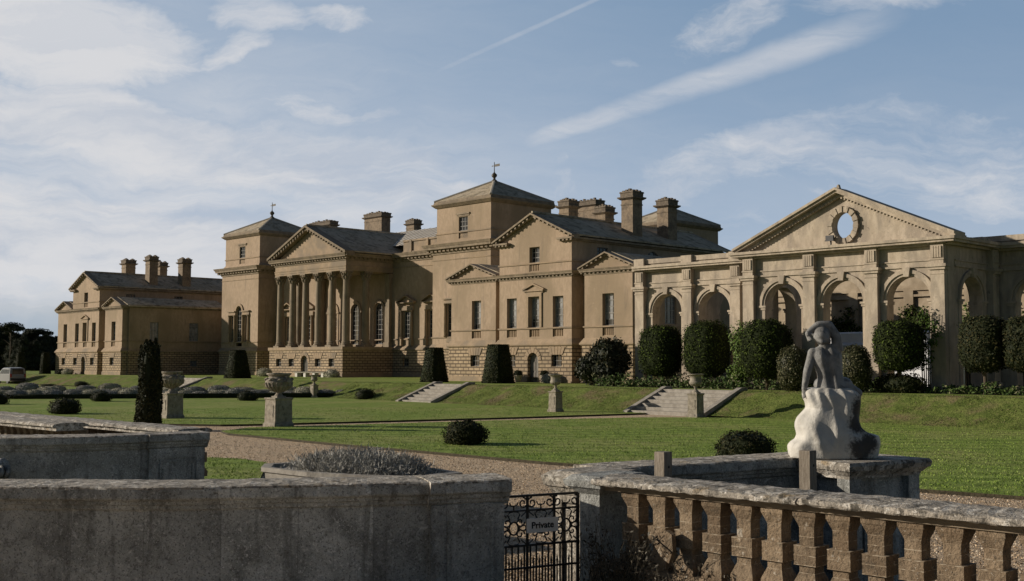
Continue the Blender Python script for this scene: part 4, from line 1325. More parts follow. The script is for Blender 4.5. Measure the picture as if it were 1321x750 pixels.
def arcade(name, pt, u0, u1, arches, pil, z1=7.0, r=1.3, spring=5.05, top=False, pil_w=.78, out=.38, ext=(0, 0), dz=0.0):
    """one arcade wall: openings, pilasters, archivolts and entablature"""
    mb = MB()
    hs = [(c - r, c + r, 0.05, spring + r, True) for c in arches]
    facade(mb, pt, u0, u1, -.05, 8.0, hs, TH, 0, 0, thick=True)
    for u in (u0, u1):
        mb.poly([pt(u, -.05, 0), pt(u, -.05, TH), pt(u, 8, TH), pt(u, 8, 0)])
    wall = mb.build(name, M['conserv'], con, CO)
    for c in arches:
        mb = MB()
        archivolt(mb, pt, c, spring, r + .015, r + .16, .05)
        archivolt(mb, pt, c, spring, r + .16, r + .36, .13)
        for s_ in (-1, 1):
            pbox(mb, pt, c + s_ * (r + .17) - .19, c + s_ * (r + .17) + .19, 0, spring - .26, -.05, .02)
            pbox(mb, pt, c + s_ * (r + .17) - .25, c + s_ * (r + .17) + .25, spring - .26, spring - .12, -.10, .02)
            pbox(mb, pt, c + s_ * (r + .17) - .30, c + s_ * (r + .17) + .30, spring - .12, spring, -.16, .02)
            pbox(mb, pt, c + s_ * (r + .0) - .04, c + s_ * (r + .0) + .04, spring - .2, spring - .02, .02, TH + .05)
        kz = spring + r
        q = []
        for d in (-.24, .02):
            q += [pt(c - .15, kz - .04, d), pt(c + .15, kz - .04, d), pt(c + .23, kz + .46, d), pt(c - .23, kz + .46, d)]
        mb.add(q, [(0, 1, 2, 3), (7, 6, 5, 4), (0, 4, 5, 1), (1, 5, 6, 2), (2, 6, 7, 3), (3, 7, 4, 0)])
        mb.build('archivolt', M['conserv'], wall, CO)
    for p in pil:
        mb = MB()
        h = pil_w / 2
        pbox(mb, pt, p - h - .08, p + h + .08, -.05, .5, -out - .08, .02)
        pbox(mb, pt, p - h, p + h, .5, 6.35, -out, .02)
        pbox(mb, pt, p - h - .03, p + h + .03, 6.35, 6.42, -out - .03, .02)
        pbox(mb, pt, p - h, p + h, 6.42, 6.6, -out, .02)
        pbox(mb, pt, p - h - .10, p + h + .10, 6.6, 6.74, -out - .10, .02)
        pbox(mb, pt, p - h - .18, p + h + .18, 6.74, 6.9, -out - .18, .02)
        pbox(mb, pt, p - h + .02, p + h - .02, 6.9, 7.98, -out - .02, .02)
        pbox(mb, pt, p - h - .02, p + h + .02, 7.12, 7.2, -out - .06, .02)
        for i in range(4):
            u = p - h + .1 + (2 * h - .2) * (i + .5) / 4
            pbox(mb, pt, u - .055, u + .055, 7.24, 7.86, -out - .085, -out)
        pbox(mb, pt, p - h - .14, p + h + .14, 8.0, 8.12, -out - .16, .02)
        mb.build('pilaster', M['conserv'], wall, CO)
    mb = MB()
    pbox(mb, pt, u0, u1, 6.80, 6.90, -.10, .02)
    pbox(mb, pt, u0, u1, 6.90, 7.12, -.05, .02)
    pbox(mb, pt, u0, u1, 7.12, 7.19, -.11, .02)
    pbox(mb, pt, u0 - ext[0] * .4, u1 + ext[1] * .4, 7.92 + dz, 8.05 + dz, -.3, TH + .1)
    pbox(mb, pt, u0 - ext[0] * .88, u1 + ext[1] * .88, 8.05 + dz, 8.18 + dz, -.66, TH + .2)
    pbox(mb, pt, u0 - ext[0], u1 + ext[1], 8.18 + dz, 8.34 + dz, -.76, TH + .25)
    if top:
        pbox(mb, pt, u0, u1, 8.341, 8.5, -.1, TH)
        pbox(mb, pt, u0, u1, 8.5, 8.82, -.2, TH)
        for p in pil:
            pbox(mb, pt, p - .45, p + .45, 8.342, 8.86, -.42, TH - .1)
    mb.build('entablature', M['conserv'], wall, CO)
    return wall


front = arcade('pediment_front', FX(CY), -41.55, -28.4, (-38.83, -34.79, -30.72), (-41.12, -36.83, -32.78, -28.82), ext=(.76, .76))
arcade('arcade_wall', FX(61.5), -53.1, -41.9, (-50.5, -46.45), (-52.72, -48.5, -44.5), top=True, dz=-.006)
arcade('arcade_wall', FY(-28.42), CY + .78, 64.02, (61.0,), (63.3,), top=False, dz=.006)
arcade('arcade_wall', FY(-41.5, -1), CY + .78, 64.0, (61.2,), (), top=False, dz=.009)
arcade('arcade_wall', FX(64.0), -29.17, -15.5, (-25.95, -21.8, -17.7), (-23.85, -19.75), top=True, dz=-.003)
arcade('arcade_wall', FY(-48.6, -1), 62.3, 68.3, (65.3,), (), top=False, dz=.012)
# back walls
mb = MB()
mb.box(-49.5, -15.5, 72.0, 72.6, -.05, 7.6)
mb.box(-49.5, -15.5, 71.8, 72.7, 7.601, 7.95)
mb.box(-49.5, -15.5, 71.86, 72.02, 6.48, 6.66)
mb.box(-49.5, -15.5, 71.80, 72.0, 6.05, 6.2)
for x_ in (-46.3, -42.1, -37.9, -33.6, -29.3, -25.0):
    mb.box(x_ - .35, x_ + .35, 71.78, 72.0, 0, 6.48)
mb.build('back_wall', M['cinner'], con, CO)
# pediment with the round opening
mb = MB()
yP = CY + .12
xa, xb, xm, zA, zB = -41.75, -28.15, -34.9, 8.34, 11.15
oc, oz, orr = -34.72, 9.50, .72
ys_ = (yP, yP + .5)


def zed(x_):
    return zA + (zB - zA) * ((x_ - xa) / (xm - xa) if x_ < xm else (xb - x_) / (xb - xm))


N_ = 40
outer = []
for i in range(N_):
    a = 2 * math.pi * i / N_
    ux, uz = math.cos(a), math.sin(a)
    # march out to the triangle's edge
    lo_, hi_ = orr, 30.0
    for _ in range(40):
        md = (lo_ + hi_) / 2
        x_, z_ = oc + ux * md, oz + uz * md
        if xa <= x_ <= xb and z_ >= zA and z_ <= zed(x_):
            lo_ = md
        else:
            hi_ = md
    outer.append((oc + ux * lo_, oz + uz * lo_))
inner = [(oc + orr * math.cos(2 * math.pi * i / N_), oz + orr * 1.1 * math.sin(2 * math.pi * i / N_)) for i in range(N_)]
corners = [(xa, zA), (xm, zB), (xb, zA)]
ang = [math.atan2(z - oz, x - oc) % (2 * math.pi) for x, z in corners]
for y_ in ys_:
    for i in range(N_):
        j = (i + 1) % N_
        a0_, a1_ = 2 * math.pi * i / N_, 2 * math.pi * (i + 1) / N_
        mid = [c for c, g in zip(corners, ang) if a0_ < g < a1_]
        mb.poly([(inner[i][0], y_, inner[i][1]), (outer[i][0], y_, outer[i][1])] + [(c[0], y_, c[1]) for c in mid] + [(outer[j][0], y_, outer[j][1]), (inner[j][0], y_, inner[j][1])])
for i in range(N_):
    j = (i + 1) % N_
    mb.poly([(inner[i][0], ys_[0], inner[i][1]), (inner[j][0], ys_[0], inner[j][1]), (inner[j][0], ys_[1], inner[j][1]), (inner[i][0], ys_[1], inner[i][1])])
tym = mb.build('pediment', M['conserv'], front, CO)
mb = MB()
for i in range(28):
    a, b = 2 * math.pi * i / 28, 2 * math.pi * (i + 1) / 28
    k_ = .05 if i % 2 else 0.0
    q = []
    for y_ in (yP - .16 - k_, yP + .02):
        for rr, t_ in ((.70, a), (.99 + k_ * .8, a), (.99 + k_ * .8, b), (.70, b)):
            q.append((oc + rr * math.cos(t_), y_, oz + 1.08 * rr * math.sin(t_)))
    mb.add(q, [(0, 1, 2, 3), (7, 6, 5, 4), (1, 5, 6, 2), (0, 4, 5, 1), (3, 2, 6, 7), (0, 3, 7, 4)])
mb.build('oculus_wreath', M['conserv'], front, CO)
mb = MB()
for xq, sg in ((xa - .42, 1), (xb + .42, -1)):
    for (t0, t1, ya_) in ((-.30, -.06, yP - .22), (-.06, .09, yP - .58), (.09, .24, yP - .70)):
        mb.xz([(xq, zA + t0), (xm, zB + .28 + t0), (xm, zB + .28 + t1), (xq, zA + t1)], ya_, yP + .62)
n = 34
for i in range(1, n):
    for xq in (xa - .2, xb + .2):
        f = i / n
        x_, z_ = xq + (xm - xq) * f, zA + (zB + .26 - zA) * f - .31
        mb.box(x_ - .045, x_ + .045, yP - .3, yP - .2, z_ + .0, z_ + .1)
mb.xz([(xm - .12, zB + .46), (xm + .1, zB + .46), (xm + .02, zB + .72), (xm - .08, zB + .66)], yP - .3, yP - .1)
mb.build('raking_cornice', M['conserv'], front, CO)
mb = MB()
mb.box(-35.62, -35.12, CY - .42, CY - .28, 8.62, 8.93)
mb.box(-35.40, -35.34, CY - .3, CY - .2, 8.34, 8.7)
mb.box(-35.66, -35.08, CY - .45, CY - .41, 8.60, 8.66)
fl = mb.build('floodlight', [M['iron']])
tag(fl, 'small black floodlight standing on the ledge under the round opening', 'floodlight')
# broken stones on the wall head of the pediment's return
mb = MB()
for i in range(9):
    y_ = 59.4 + .45 * i + random.uniform(-.1, .1)
    mb.box(-28.9 + random.uniform(-.1, .1), -28.1 + random.uniform(-.2, .15), y_, y_ + .4, 8.33, 8.46 + random.uniform(0, .22))
mb.build('broken_coping', M['conserv'], con, CO)

# ================================================================== planting round the house


def plant(name, label, cat, loc, group=None):
    return thing(name, label, cat, loc, group)


def leafpart(name, parts, mats, t):
    V, F, I = merge(parts) if isinstance(parts, list) else parts
    return fast_mesh(name, V, F, mats, I, t)


# ---- tapered yew blocks
def yew_block(b, tp, h, label, loc, rot=0.0):
    t = thing('topiary_yew', label, 'topiary', loc, 'tapered yew blocks before the house', rot)
    n = 5200
    face = RNG.integers(0, 5, n)
    u, v = RNG.uniform(-1, 1, n), RNG.uniform(0, 1, n) ** 1.15
    wv_ = (b + (tp - b) * v) / 2
    P = np.zeros((n, 3))
    Nn = np.zeros((n, 3))
    for k, (ax, sg) in enumerate(((0, 1), (0, -1), (1, 1), (1, -1))):
        q = face == k
        P[q, ax] = sg * wv_[q]
        P[q, 1 - ax] = u[q] * wv_[q]
        P[q, 2] = v[q] * h
        Nn[q, ax] = sg
    q = face == 4
    P[q, 0], P[q, 1], P[q, 2] = u[q] * tp / 2, RNG.uniform(-1, 1, q.sum()) * tp / 2, h
    Nn[q, 2] = 1
    P += RNG.normal(0, .018, P.shape)
    c = .965
    hb, ht = b / 2 * c, tp / 2 * c
    V = np.array([(-hb, -hb, 0), (hb, -hb, 0), (hb, hb, 0), (-hb, hb, 0), (-ht, -ht, h * .985), (ht, -ht, h * .985), (ht, ht, h * .985), (-ht, ht, h * .985)])
    F = np.array([(0, 3, 2, 1), (4, 5, 6, 7), (0, 1, 5, 4), (1, 2, 6, 5), (2, 3, 7, 6), (3, 0, 4, 7)])
    leafpart('foliage', [(V, F, np.zeros(6, int)), leaf_quads(P, Nn, .055, .8)], L_yew, t)
    return t


yew_block(2.05, 1.15, 2.85, 'tapered clipped yew block before the far corner tower, left of the portico', (-106.4, 60.6, 0))
yew_block(1.72, 1.02, 2.8, 'tapered clipped yew block between the portico and the near wing, left of the middle steps', (-74.2, 60.2, 0))
yew_block(1.88, 1.22, 2.98, 'tapered clipped yew block before the arched door of the near wing', (-66.7, 60.5, 0))
yew_block(1.25, .8, 3.1, 'dark tapered yew block behind the silver van, farther from the house', (-175.0, 64.4, 0))
yew_block(1.2, .8, 3.0, 'dark tapered yew block beside the end of the far wing', (-166.3, 64.6, 0))


# ---- clipped trees and shrubs before the conservatory
def ball_tree(label, loc, rx, ry, z0, z1, e, n=7000, leaf=.066, mats=None, group='clipped trees before the conservatory', name='clipped_tree', probs=(.45, .37, .18), trunk=.09):
    t = thing(name, label, 'clipped tree', loc, group)
    mats = mats or L_ball
    rz = (z1 - z0) / 2
    V, F, I = crown(rx, ry, rz, e, n, leaf, mats, .035, probs, loose=.42, core=.95)
    V = V + np.array([0, 0, z0 + rz])
    fast_mesh('crown', V, F, mats, I, t)
    mb = MB()
    mb.tube([(0, 0, -.1), (.04, .02, z0 * .5), (0, 0, z0 + rz * .6)], [trunk * 1.3, trunk, trunk * .8], 8)
    for a in range(4):
        an = a * 1.6 + rx
        mb.tube([(0, 0, z0 * .75), (math.cos(an) * rx * .4, math.sin(an) * ry * .4, z0 + rz * .5)], [trunk * .6, trunk * .3], 6)
    mb.build('trunk', M['bark'], t)
    return t


ball_tree('square headed clipped tree beside the big laurel, under the first conservatory arch', (-48.6, 58.5, 0), 1.22, 1.22, .75, 3.95, 4)
ball_tree('square headed clipped tree second from the big laurel, lit bright green on one side', (-45.2, 59.0, 0), 1.3, 1.3, .72, 4.2, 4)
ball_tree('widest round headed clipped tree, beside the bright green climber', (-38.65, 56.1, 0), 1.42, 1.42, .7, 4.05, 3, 8200)
ball_tree('round headed clipped tree to the right of the statue before the pediment', (-30.15, 56.0, 0), 1.2, 1.2, 1.2, 3.8, 3.4)
ball_tree('dark clipped tree at the shaded corner of the conservatory', (-25.75, 56.5, 0), 1.05, 1.05, 1.2, 3.9, 4, mats=L_yew)
ball_tree('dark clipped tree before the shaded side arches, at the edge of view', (-23.6, 56.8, 0), 1.05, 1.05, 1.2, 3.85, 4, mats=L_yew)
for lab, loc, rx, h in (('small egg shaped variegated shrub behind the raised left arm side of the statue', (-36.3, 55.3, 0), .82, 2.5),
                        ('small egg shaped variegated shrub close to the right shoulder of the statue', (-32.35, 55.3, 0), .80, 2.5)):
    t = thing('clipped_shrub', lab, 'shrub', loc, 'egg shaped shrubs behind the statue')
    V, F, I = crown(rx, rx, h / 2, 2.5, 4200, .06, L_bronze, .05, (.45, .37, .18), loose=.6)
    fast_mesh('foliage', V + np.array([0, 0, h / 2]), F, L_bronze, I, t)
t = thing('low_shrub', 'low dark spreading shrub under the round headed tree right of the statue', 'shrub', (-30.3, 56.3, 0))
V, F, I = crown(1.35, .8, .55, 2.2, 1800, .08, L_yew, .14)
fast_mesh('foliage', V + np.array([0, 0, .45]), F, L_yew, I, t)
t = thing('laurel_bush', 'big loose dark laurel bush at the corner of the near wing', 'bush', (-54.9, 60.3, 0))
V, F, I = merge([tuple(x for x in (c[0] * 1 + np.array(o), c[1], c[2])) for c, o in
                 ((crown(1.35, 1.3, 1.45, 2.4, 2600, .13, L_laurel, .10, (.42, .38, .2)), (0.15, 0, 1.75)), (crown(1.1, 1.1, 1.0, 2.2, 1500, .13, L_laurel, .12, (.42, .38, .2)), (-1.1, -.4, 1.15)),
                  (crown(1.0, 1.0, .95, 2.2, 1200, .13, L_laurel, .12, (.42, .38, .2)), (.7, -.7, 1.0)))])
fast_mesh('foliage', V, F, L_laurel, I, t)
mb = MB()
for i in range(5):
    a = i * 1.3
    mb.tube([(.15 * math.cos(a), .15 * math.sin(a), -.05), (.4 * math.cos(a), .4 * math.sin(a), .6), (.8 * math.cos(a), .7 * math.sin(a), 1.4)], [.06, .045, .02], 6)
mb.build('stem', M['bark'], t)


def climber(label, loc, size, n, leaf, mats, stems=5, probs=(.4, .4, .2), lump=.16):
    t = thing('climbing_plant', label, 'climber', loc, 'climbing plants on the conservatory')
    rx, ry, rz = size
    d = sph(n)
    P = d * np.array([rx, ry, rz]) * (RNG.uniform(.2, 1, (n, 1)) ** .5)
    P[:, 0] += .25 * rx * np.sin(P[:, 2] * 2.3 + rx)
    keep = np.sin(P[:, 0] * 3.1 + 1) + np.sin(P[:, 2] * 2.7 + P[:, 0]) + RNG.normal(0, .6, n) > -.55
    P, d = P[keep], d[keep]
    P[:, 2] = np.maximum(P[:, 2] + rz, .02)
    V, F, I = leaf_quads(P, d + np.array([0, -.6, .3]), leaf, .8, .55, probs)
    fast_mesh('foliage', V, F, mats, I, t)
    mb = MB()
    for i in range(stems):
        x0 = (i / max(1, stems - 1) - .5) * rx
        mb.tube([(x0 * .5, 0, -loc[2]), (x0 * .7, .02, rz * .7), (x0 * 1.2 + .1 * math.sin(i * 3), 0, rz * 1.7)], [.035, .028, .012], 5)
    mb.build('stem', M['bark'], t)
    return t


climber('bright green leafy climber on the pier between the two arcades', (-41.5, 57.55, 0), (1.0, .5, 2.1), 3400, .085, L_green)
climber('dark leafy climber on the back wall seen through the middle pediment arch', (-42.6, 71.6, 1.0), (1.9, .35, 2.3), 2400, .11, L_ball)
climber('small leafy climber on the sunny back wall seen through the third pediment arch', (-37.5, 71.6, 2.4), (1.3, .3, 1.6), 1500, .11, L_ball)
climber('leafy rose climber on the corner pier of the pediment front', (-29.4, 57.5, .9), (.8, .25, 2.0), 620, .085, L_green, probs=(.6, .3, .1))
climber('thin leafy climber on the back wall seen through the side arch', (-33.6, 71.6, .8), (1.3, .3, 2.4), 1500, .11, L_green, probs=(.5, .35, .15))
climber('leafy climber on the back wall seen through the shaded bay', (-30.2, 71.6, .8), (1.5, .3, 2.2), 1700, .11, L_ball)

# ---- the border of mixed plants along the foot of the conservatory
n = 15000
X = RNG.uniform(-54.2, -19.0, n)
yf = ytop(X) + 2.6
Y = yf + RNG.uniform(0, 1, n) ** 1.3 * 2.6
hgt = (.28 + .34 * (np.sin(X * 1.9) * np.sin(X * .73 + 1) * .5 + .5)) * (.75 + .25 * np.sin(X * 5.1 + Y))
hgt = np.where(X < -30, hgt * 1.7, hgt * 1.1)
P = np.stack([X, Y, RNG.uniform(.02, 1, n) * hgt], 1)
keep = np.sin(X * 2.7) + np.sin(X * 6.1 + Y * 2) + RNG.normal(0, .8, n) > -.9
P = P[keep]
V, F, I = leaf_quads(P, np.tile(np.array([0, -.5, .7]), (len(P), 1)), .10, .9, .45, (.42, .4, .18))
bed = fast_mesh('border_plants', V, F, L_bed, I)
tag(bed, 'low mixed green plants along the foot of the conservatory', 'ground cover', kind='stuff')
mb = MB()
for a, b in ((-54.5, -40), (-40, -18.5)):
    mb.poly([(a, ytop(a) + 2.4, .006), (b, ytop(b) + 2.4, .006), (b, 60.5, .006), (a, 63.0, .006)])
tag(mb.build('border_soil', M['soil']), kind='structure')

# ---- clipped domes on the lawns


def dome(label, x, y, w_, h, n=2200, leaf=.05, z=None, mats=None, grp='clipped yew domes on the lawns'):
    t = thing('topiary_dome', label, 'topiary', (x, y, zl(x) if z is None else z), grp)
    mats = mats or L_yew
    V, F, I = crown(w_ / 2, w_ / 2, h * .62, 2.3, n, leaf, mats, .085, (.42, .36, .22), loose=.6, core=.88)
    fast_mesh('foliage', V + np.array([0, 0, h * .40]), F, mats, I, t)
    mb = MB()
    mb.tube([(0, 0, -.1), (0, 0, h * .4)], .06, 6)
    mb.build('stem', M['bark'], t)
    return t


dome('broad dark yew dome alone at the front of the far lawn, before the lavender', -65.4, 26.56, 1.62, .84)
dome('small yew dome at the lavender edge, left of the cypress', -83.3, 36.46, 1.35, .7, 1200)
dome('small yew dome just behind the big stone urn', -77.5, 45.04, 1.45, .7, 1200)
dome('small yew dome at the end of the lavender bed near the middle steps', -74.0, 53.2, 1.45, .8, 1200)
dome('rounded yew dome on the near lawn beside the gravel', -31.8, 27.24, 1.46, .8, 4200, .042)
dome('largest yew dome on the near lawn, left of the statue', -20.7, 28.9, 1.66, .84, 4600, .04)
dome('low yew dome at the foot of the bank before the far wing', -134.0, 56.2, 1.5, .55, 700)
dome('yew dome at the very edge of view beside the lavender', -82.6, 28.97, 1.4, .75, 1000)


def box_hedge(label, x, y, w_, d_, h, rot=0.0):
    t = thing('box_block', label, 'topiary', (x, y, zl(x)), 'square clipped box blocks in the flower garden', rot)
    V, F, I = crown(w_ / 2, d_ / 2, h / 2, 8, 1300, .045, L_yew, .02, core=.94)
    fast_mesh('foliage', V + np.array([0, 0, h / 2]), F, L_yew, I, t)


box_hedge('low square box block left of the cypress, amid the lavender', -116.8, 45.7, 1.15, 1.15, .62, .2)
box_hedge('low square box block below the far tower', -106.3, 53.2, 1.2, 1.2, .62, .2)
box_hedge('low square box block right behind the big stone urn', -92.5, 53.2, 1.2, 1.2, .62, .2)

# ---- lavender and low hedge of the flower garden
proto = None
sites = []
for i in range(19):
    f = i / 18
    sites.append((-94.2 + 14.4 * f, 34.4 + 20.6 * f, 1))
for i in range(13):
    f = i / 12
    sites.append((-100.5 + 13.5 * f, 35.5 + 19.0 * f, 0))
for i in range(7):
    f = i / 6
    sites.append((-113.0 + 5.5 * f, 40 + 13 * f, 0))
for i, (x, y, k_) in enumerate(sites):
    loc = (x + random.uniform(-.25, .25), y + random.uniform(-.25, .25), zl(x))
    if i < 3:
        t = thing('lavender_mound', 'rounded grey mound of lavender among its neighbours in the flower garden', 'lavender', loc, 'grey lavender mounds in the flower garden')
        V, F, I = crown(.82, .82, .42, 2.2, 3200, .042, (L_silver, L_sage, L_silver)[i], .03, loose=.9, core=.95)
        fast_mesh('foliage', V + np.array([0, 0, .26]), F, (L_silver, L_sage, L_silver)[i], I, t)
        proto = (proto or []) + [t]
    else:
        t = dup(proto[(i * 7 + (i // 5)) % 3], loc, random.uniform(0, 6))
        s_ = random.uniform(.8, 1.2)
        t.scale = (s_ * 1.1, s_, s_ * random.uniform(.85, 1.15))
for a, b, lab in (((-93.4, 33.3), (-79.0, 54.4), 'long low dark box hedge along the front of the lavender'), ((-104.5, 36.0), (-92.3, 54.0), 'low dark box hedge behind the first lavender row')):
    L_ = math.hypot(b[0] - a[0], b[1] - a[1])
    t = thing('low_hedge', lab, 'hedge', ((a[0] + b[0]) / 2, (a[1] + b[1]) / 2, zl(a[0])), None, math.atan2(b[1] - a[1], b[0] - a[0]))
    V, F, I = crown(L_ / 2, .22, .19, 12, 4500, .045, L_yew, .0, core=.95)
    fast_mesh('foliage', V + np.array([0, 0, .17]), F, L_yew, I, t)

# ---- columnar cypress
t = thing('columnar_cypress', 'narrow dark columnar cypress with a ragged top beside the old urn', 'cypress', (-48.74, 23.47, zl(-48.7) - .05))
n = 7000
z = RNG.uniform(0, 1, n)
a = RNG.uniform(0, 2 * math.pi, n)
rad = .56 - .17 * z + .05 * np.sin(a * 3 + z * 9) + .03 * np.sin(a * 5 - z * 17)
P = np.stack([rad * np.cos(a), rad * np.sin(a), z * 3.72], 1)
Nn = np.stack([np.cos(a), np.sin(a), np.full(n, .2)], 1)
pts = [leaf_quads(P, Nn, .06, .8)]
for (tx, ty, hh) in ((-.16, -.12, .32), (.2, .14, .36), (.02, .05, .22), (-.28, .1, .2), (.28, -.16, .3)):
    m_ = 320
    zz = RNG.uniform(0, 1, m_)
    aa = RNG.uniform(0, 6.28, m_)
    rr = .13 * (1 - zz * .85)
    pts.append(leaf_quads(np.stack([tx + rr * np.cos(aa), ty + rr * np.sin(aa), 3.55 + zz * hh * 1.3], 1), np.stack([np.cos(aa), np.sin(aa), aa * 0 + .4], 1), .055, .8))
V, F, I = hull(.50, .50, 1.92, 6, .9, 0)
V[:, 0] *= 1 - .24 * (V[:, 2] / 1.92 * .5 + .5)
V[:, 1] *= 1 - .24 * (V[:, 2] / 1.92 * .5 + .5)
V[:, 2] += 1.85
leafpart('crown', [(V, F, I)] + pts, L_yew, t)
mb = MB()
mb.tube([(0, 0, -.2), (0, 0, 1.5)], [.09, .06], 7)
mb.build('trunk', M['bark'], t)

# ---- dark pines beyond the far wing
protos = []


def pine(label, loc, kind, s_=1.0):
    if len([p for p in protos if p[0] == kind]) == 0:
        t = thing('pine_tree', label, 'tree', loc, 'dark trees beyond the far wing')
        parts = []
        if kind == 'umbrella':
            for (cx, cy, cz, r, rz) in ((0, 0, 9.7, 2.0, .65), (1.5, .4, 9.0, 1.4, .5), (-1.7, -.3, 9.2, 1.3, .5), (.3, 1.2, 9.1, 1.2, .45), (-2.4, .4, 8.2, .9, .35)):
                c = crown(r, r, rz, 2, 520, .17, L_tree, .2, core=.7)
                parts.append((c[0] + np.array([cx, cy, cz]), c[1], c[2]))
            hs = 9.2
        else:
            rs = 3.1 if kind == 'broad' else 2.3
            top = 8.6 if kind == 'broad' else 9.4
            for i in range(13):
                f = i / 12
                an = i * 2.4
                rr = rs * (.95 - .55 * f)
                c = crown(rr * .68, rr * .68, 1.3 - .3 * f, 2, 900, .13, L_tree, .14, core=.84, loose=.6)
                parts.append((c[0] + np.array([math.cos(an) * rr * .5, math.sin(an) * rr * .5, 1.1 + (top - 1.8) * f]), c[1], c[2]))
            hs = top - 1.5
        leafpart('crown', parts, L_tree, t)
        mb = MB()
        mb.tube([(0, 0, -.3), (.1, .05, hs * .5), (0, 0, hs)], [.3, .2, .08], 8)
        for i in range(6):
            an = i * 1.9
            mb.tube([(0, 0, hs * (.45 + .08 * i)), (math.cos(an) * 1.5, math.sin(an) * 1.5, hs * (.6 + .07 * i))], [.1, .03], 6)
        mb.build('trunk', M['bark'], t)
        protos.append((kind, t))
    else:
        t = dup([p for p in protos if p[0] == kind][0][1], loc, random.uniform(0, 6), label)
    t.scale = (s_ * 1.15, s_ * 1.15, s_ * random.uniform(.95, 1.08))
    return t


pine('flat topped pine rising above the other dark trees at the edge of view', (-238.0, 85.6, -.1), 'umbrella', .86)
pine('flat topped pine nearest the far wing', (-242.4, 92.5, -.1), 'umbrella', .84)
gl = 'dense dark tree in the belt beyond the far wing'
for x, y, k_, s_ in ((-247.7, 87.2, 'broad', 1.00), (-241.0, 88.2, 'broad', 0.92), (-247.7, 92.8, 'broad', 0.95), (-235.4, 90.9, 'broad', 0.78), (-240.4, 94.4, 'broad', 0.74),
                     (-243.5, 97.0, 'tall', 0.70), (-248.5, 100.5, 'broad', 0.68), (-253.3, 87.3, 'tall', 0.95), (-250.6, 84.3, 'broad', 1.00), (-263.5, 94.1, 'tall', 0.90), (-229.8, 85.2, 'tall', 0.72),
                     (-230.4, 87.4, 'broad', 0.66), (-255.2, 99.5, 'tall', 0.78), (-236.2, 87.0, 'broad', .74), (-232.6, 89.6, 'broad', .7)):
    pine(gl, (x, y, -.1), k_, s_)

# ---- grass blades on the lawns, tufts on the bank, loose pebbles on the gravel
def inside(X, Y, poly):
    c = np.zeros(len(X), bool)
    n = len(poly)
    for i in range(n):
        (x0, y0), (x1, y1) = poly[i], poly[(i + 1) % n]
        if y0 == y1:
            continue
        c ^= ((y0 > Y) != (y1 > Y)) & (X < (x1 - x0) * (Y - y0) / (y1 - y0) + x0)
    return c


lawnC = [(-33.2, 13.0), (-33.0, 17.88), (-31.84, 18.3), (-30.08, 18.15), (-24.5, 14.5), (-23.0, 11.5)]
n = 420000
d = 20.0 * (75 / 20.0) ** RNG.uniform(0, 1, n)
an = RNG.uniform(R(9), R(76), n)
X, Y = -np.sin(an) * d, np.cos(an) * d
on = inside(X, Y, lawnA) | inside(X, Y, lawnB) | inside(X, Y, lawnC)
clump = np.sin(X * 2.1 + Y * .7) * np.sin(Y * 2.9 - X * .4) + np.sin(X * 5.3) * np.sin(Y * 6.1) + RNG.normal(0, .8, n)
k_ = on & (clump > -.35) & (RNG.uniform(0, 1, n) < .72)
Xg, Yg = X[k_], Y[k_]
Zg = -1.1 - .2 * (Xg + 150) / 110
P = np.stack([Xg, Yg, Zg + .016], 1)
V, F, I = leaf_quads(P, RNG.normal(0, 1, (len(P), 3)), .024, .3, .42, (.36, .44, .20), up=np.array([0, 0, 1.0]))
ph_ = np.sin((-.6 * Xg + .8 * Yg + .35 * np.sin(Xg * .5 + Yg * .3)) * 2 * math.pi / 1.5) + RNG.normal(0, .7, len(Xg))
I = np.where(ph_ > .9, np.maximum(I, 1), np.where(ph_ < -.9, 0, I))
tag(fast_mesh('grass', V, F, L_grass, I), 'short mown grass of the lawns', 'grass', kind='stuff')
n = 46000
X = RNG.uniform(-80, -8, n)
t_ = RNG.uniform(0, 1, n)
yb_ = 53.6 - (X + 28) * .055 - 3.2
Y = yb_ + 3.4 * t_
hh = np.interp(t_, (0, .12, .35, .62, .85, .96, 1.0), (0, .10, .33, .64, .93, 1, 1))
Z = (-1.1 - .2 * (X + 150) / 110) * (1 - hh)
ok = np.ones(n, bool)
for a_, b_ in STEPS:
    ok &= ~((X > a_ - .1) & (X < b_ + .1))
ok &= np.sin(X * 1.3) * np.sin(Y * 2 + X * .3) + RNG.normal(0, .7, n) > -.3
P = np.stack([X, Y, Z + .015], 1)[ok]
V, F, I = leaf_quads(P, RNG.normal(0, 1, (len(P), 3)), .034, .3, .4, (.36, .40, .24), up=np.array([0, -.3, 1.0]))
tag(fast_mesh('bank_grass', V, F, L_rough, I), 'rough tufted grass on the bank', 'grass', kind='stuff')
n = 230000
d = 16.0 * (62 / 16.0) ** RNG.uniform(0, 1, n)
an = RNG.uniform(R(9), R(76), n)
X, Y = -np.sin(an) * d, np.cos(an) * d
k_ = ~(inside(X, Y, lawnA) | inside(X, Y, lawnB) | inside(X, Y, lawnC)) & (Y > 10.2) & (Y < 47) & (X > -62)
X, Y = X[k_], Y[k_]
P = np.stack([X, Y, -1.1 - .2 * (X + 150) / 110 - .084], 1)
V, F, I = leaf_quads(P, RNG.normal(0, .5, (len(P), 3)) + np.array([0, 0, .55]), .017, .35, .8, (.42, .38, .20))
tag(fast_mesh('gravel', V, F, L_peb, I), 'loose honey coloured pebbles of the gravel walks', 'gravel', kind='stuff')

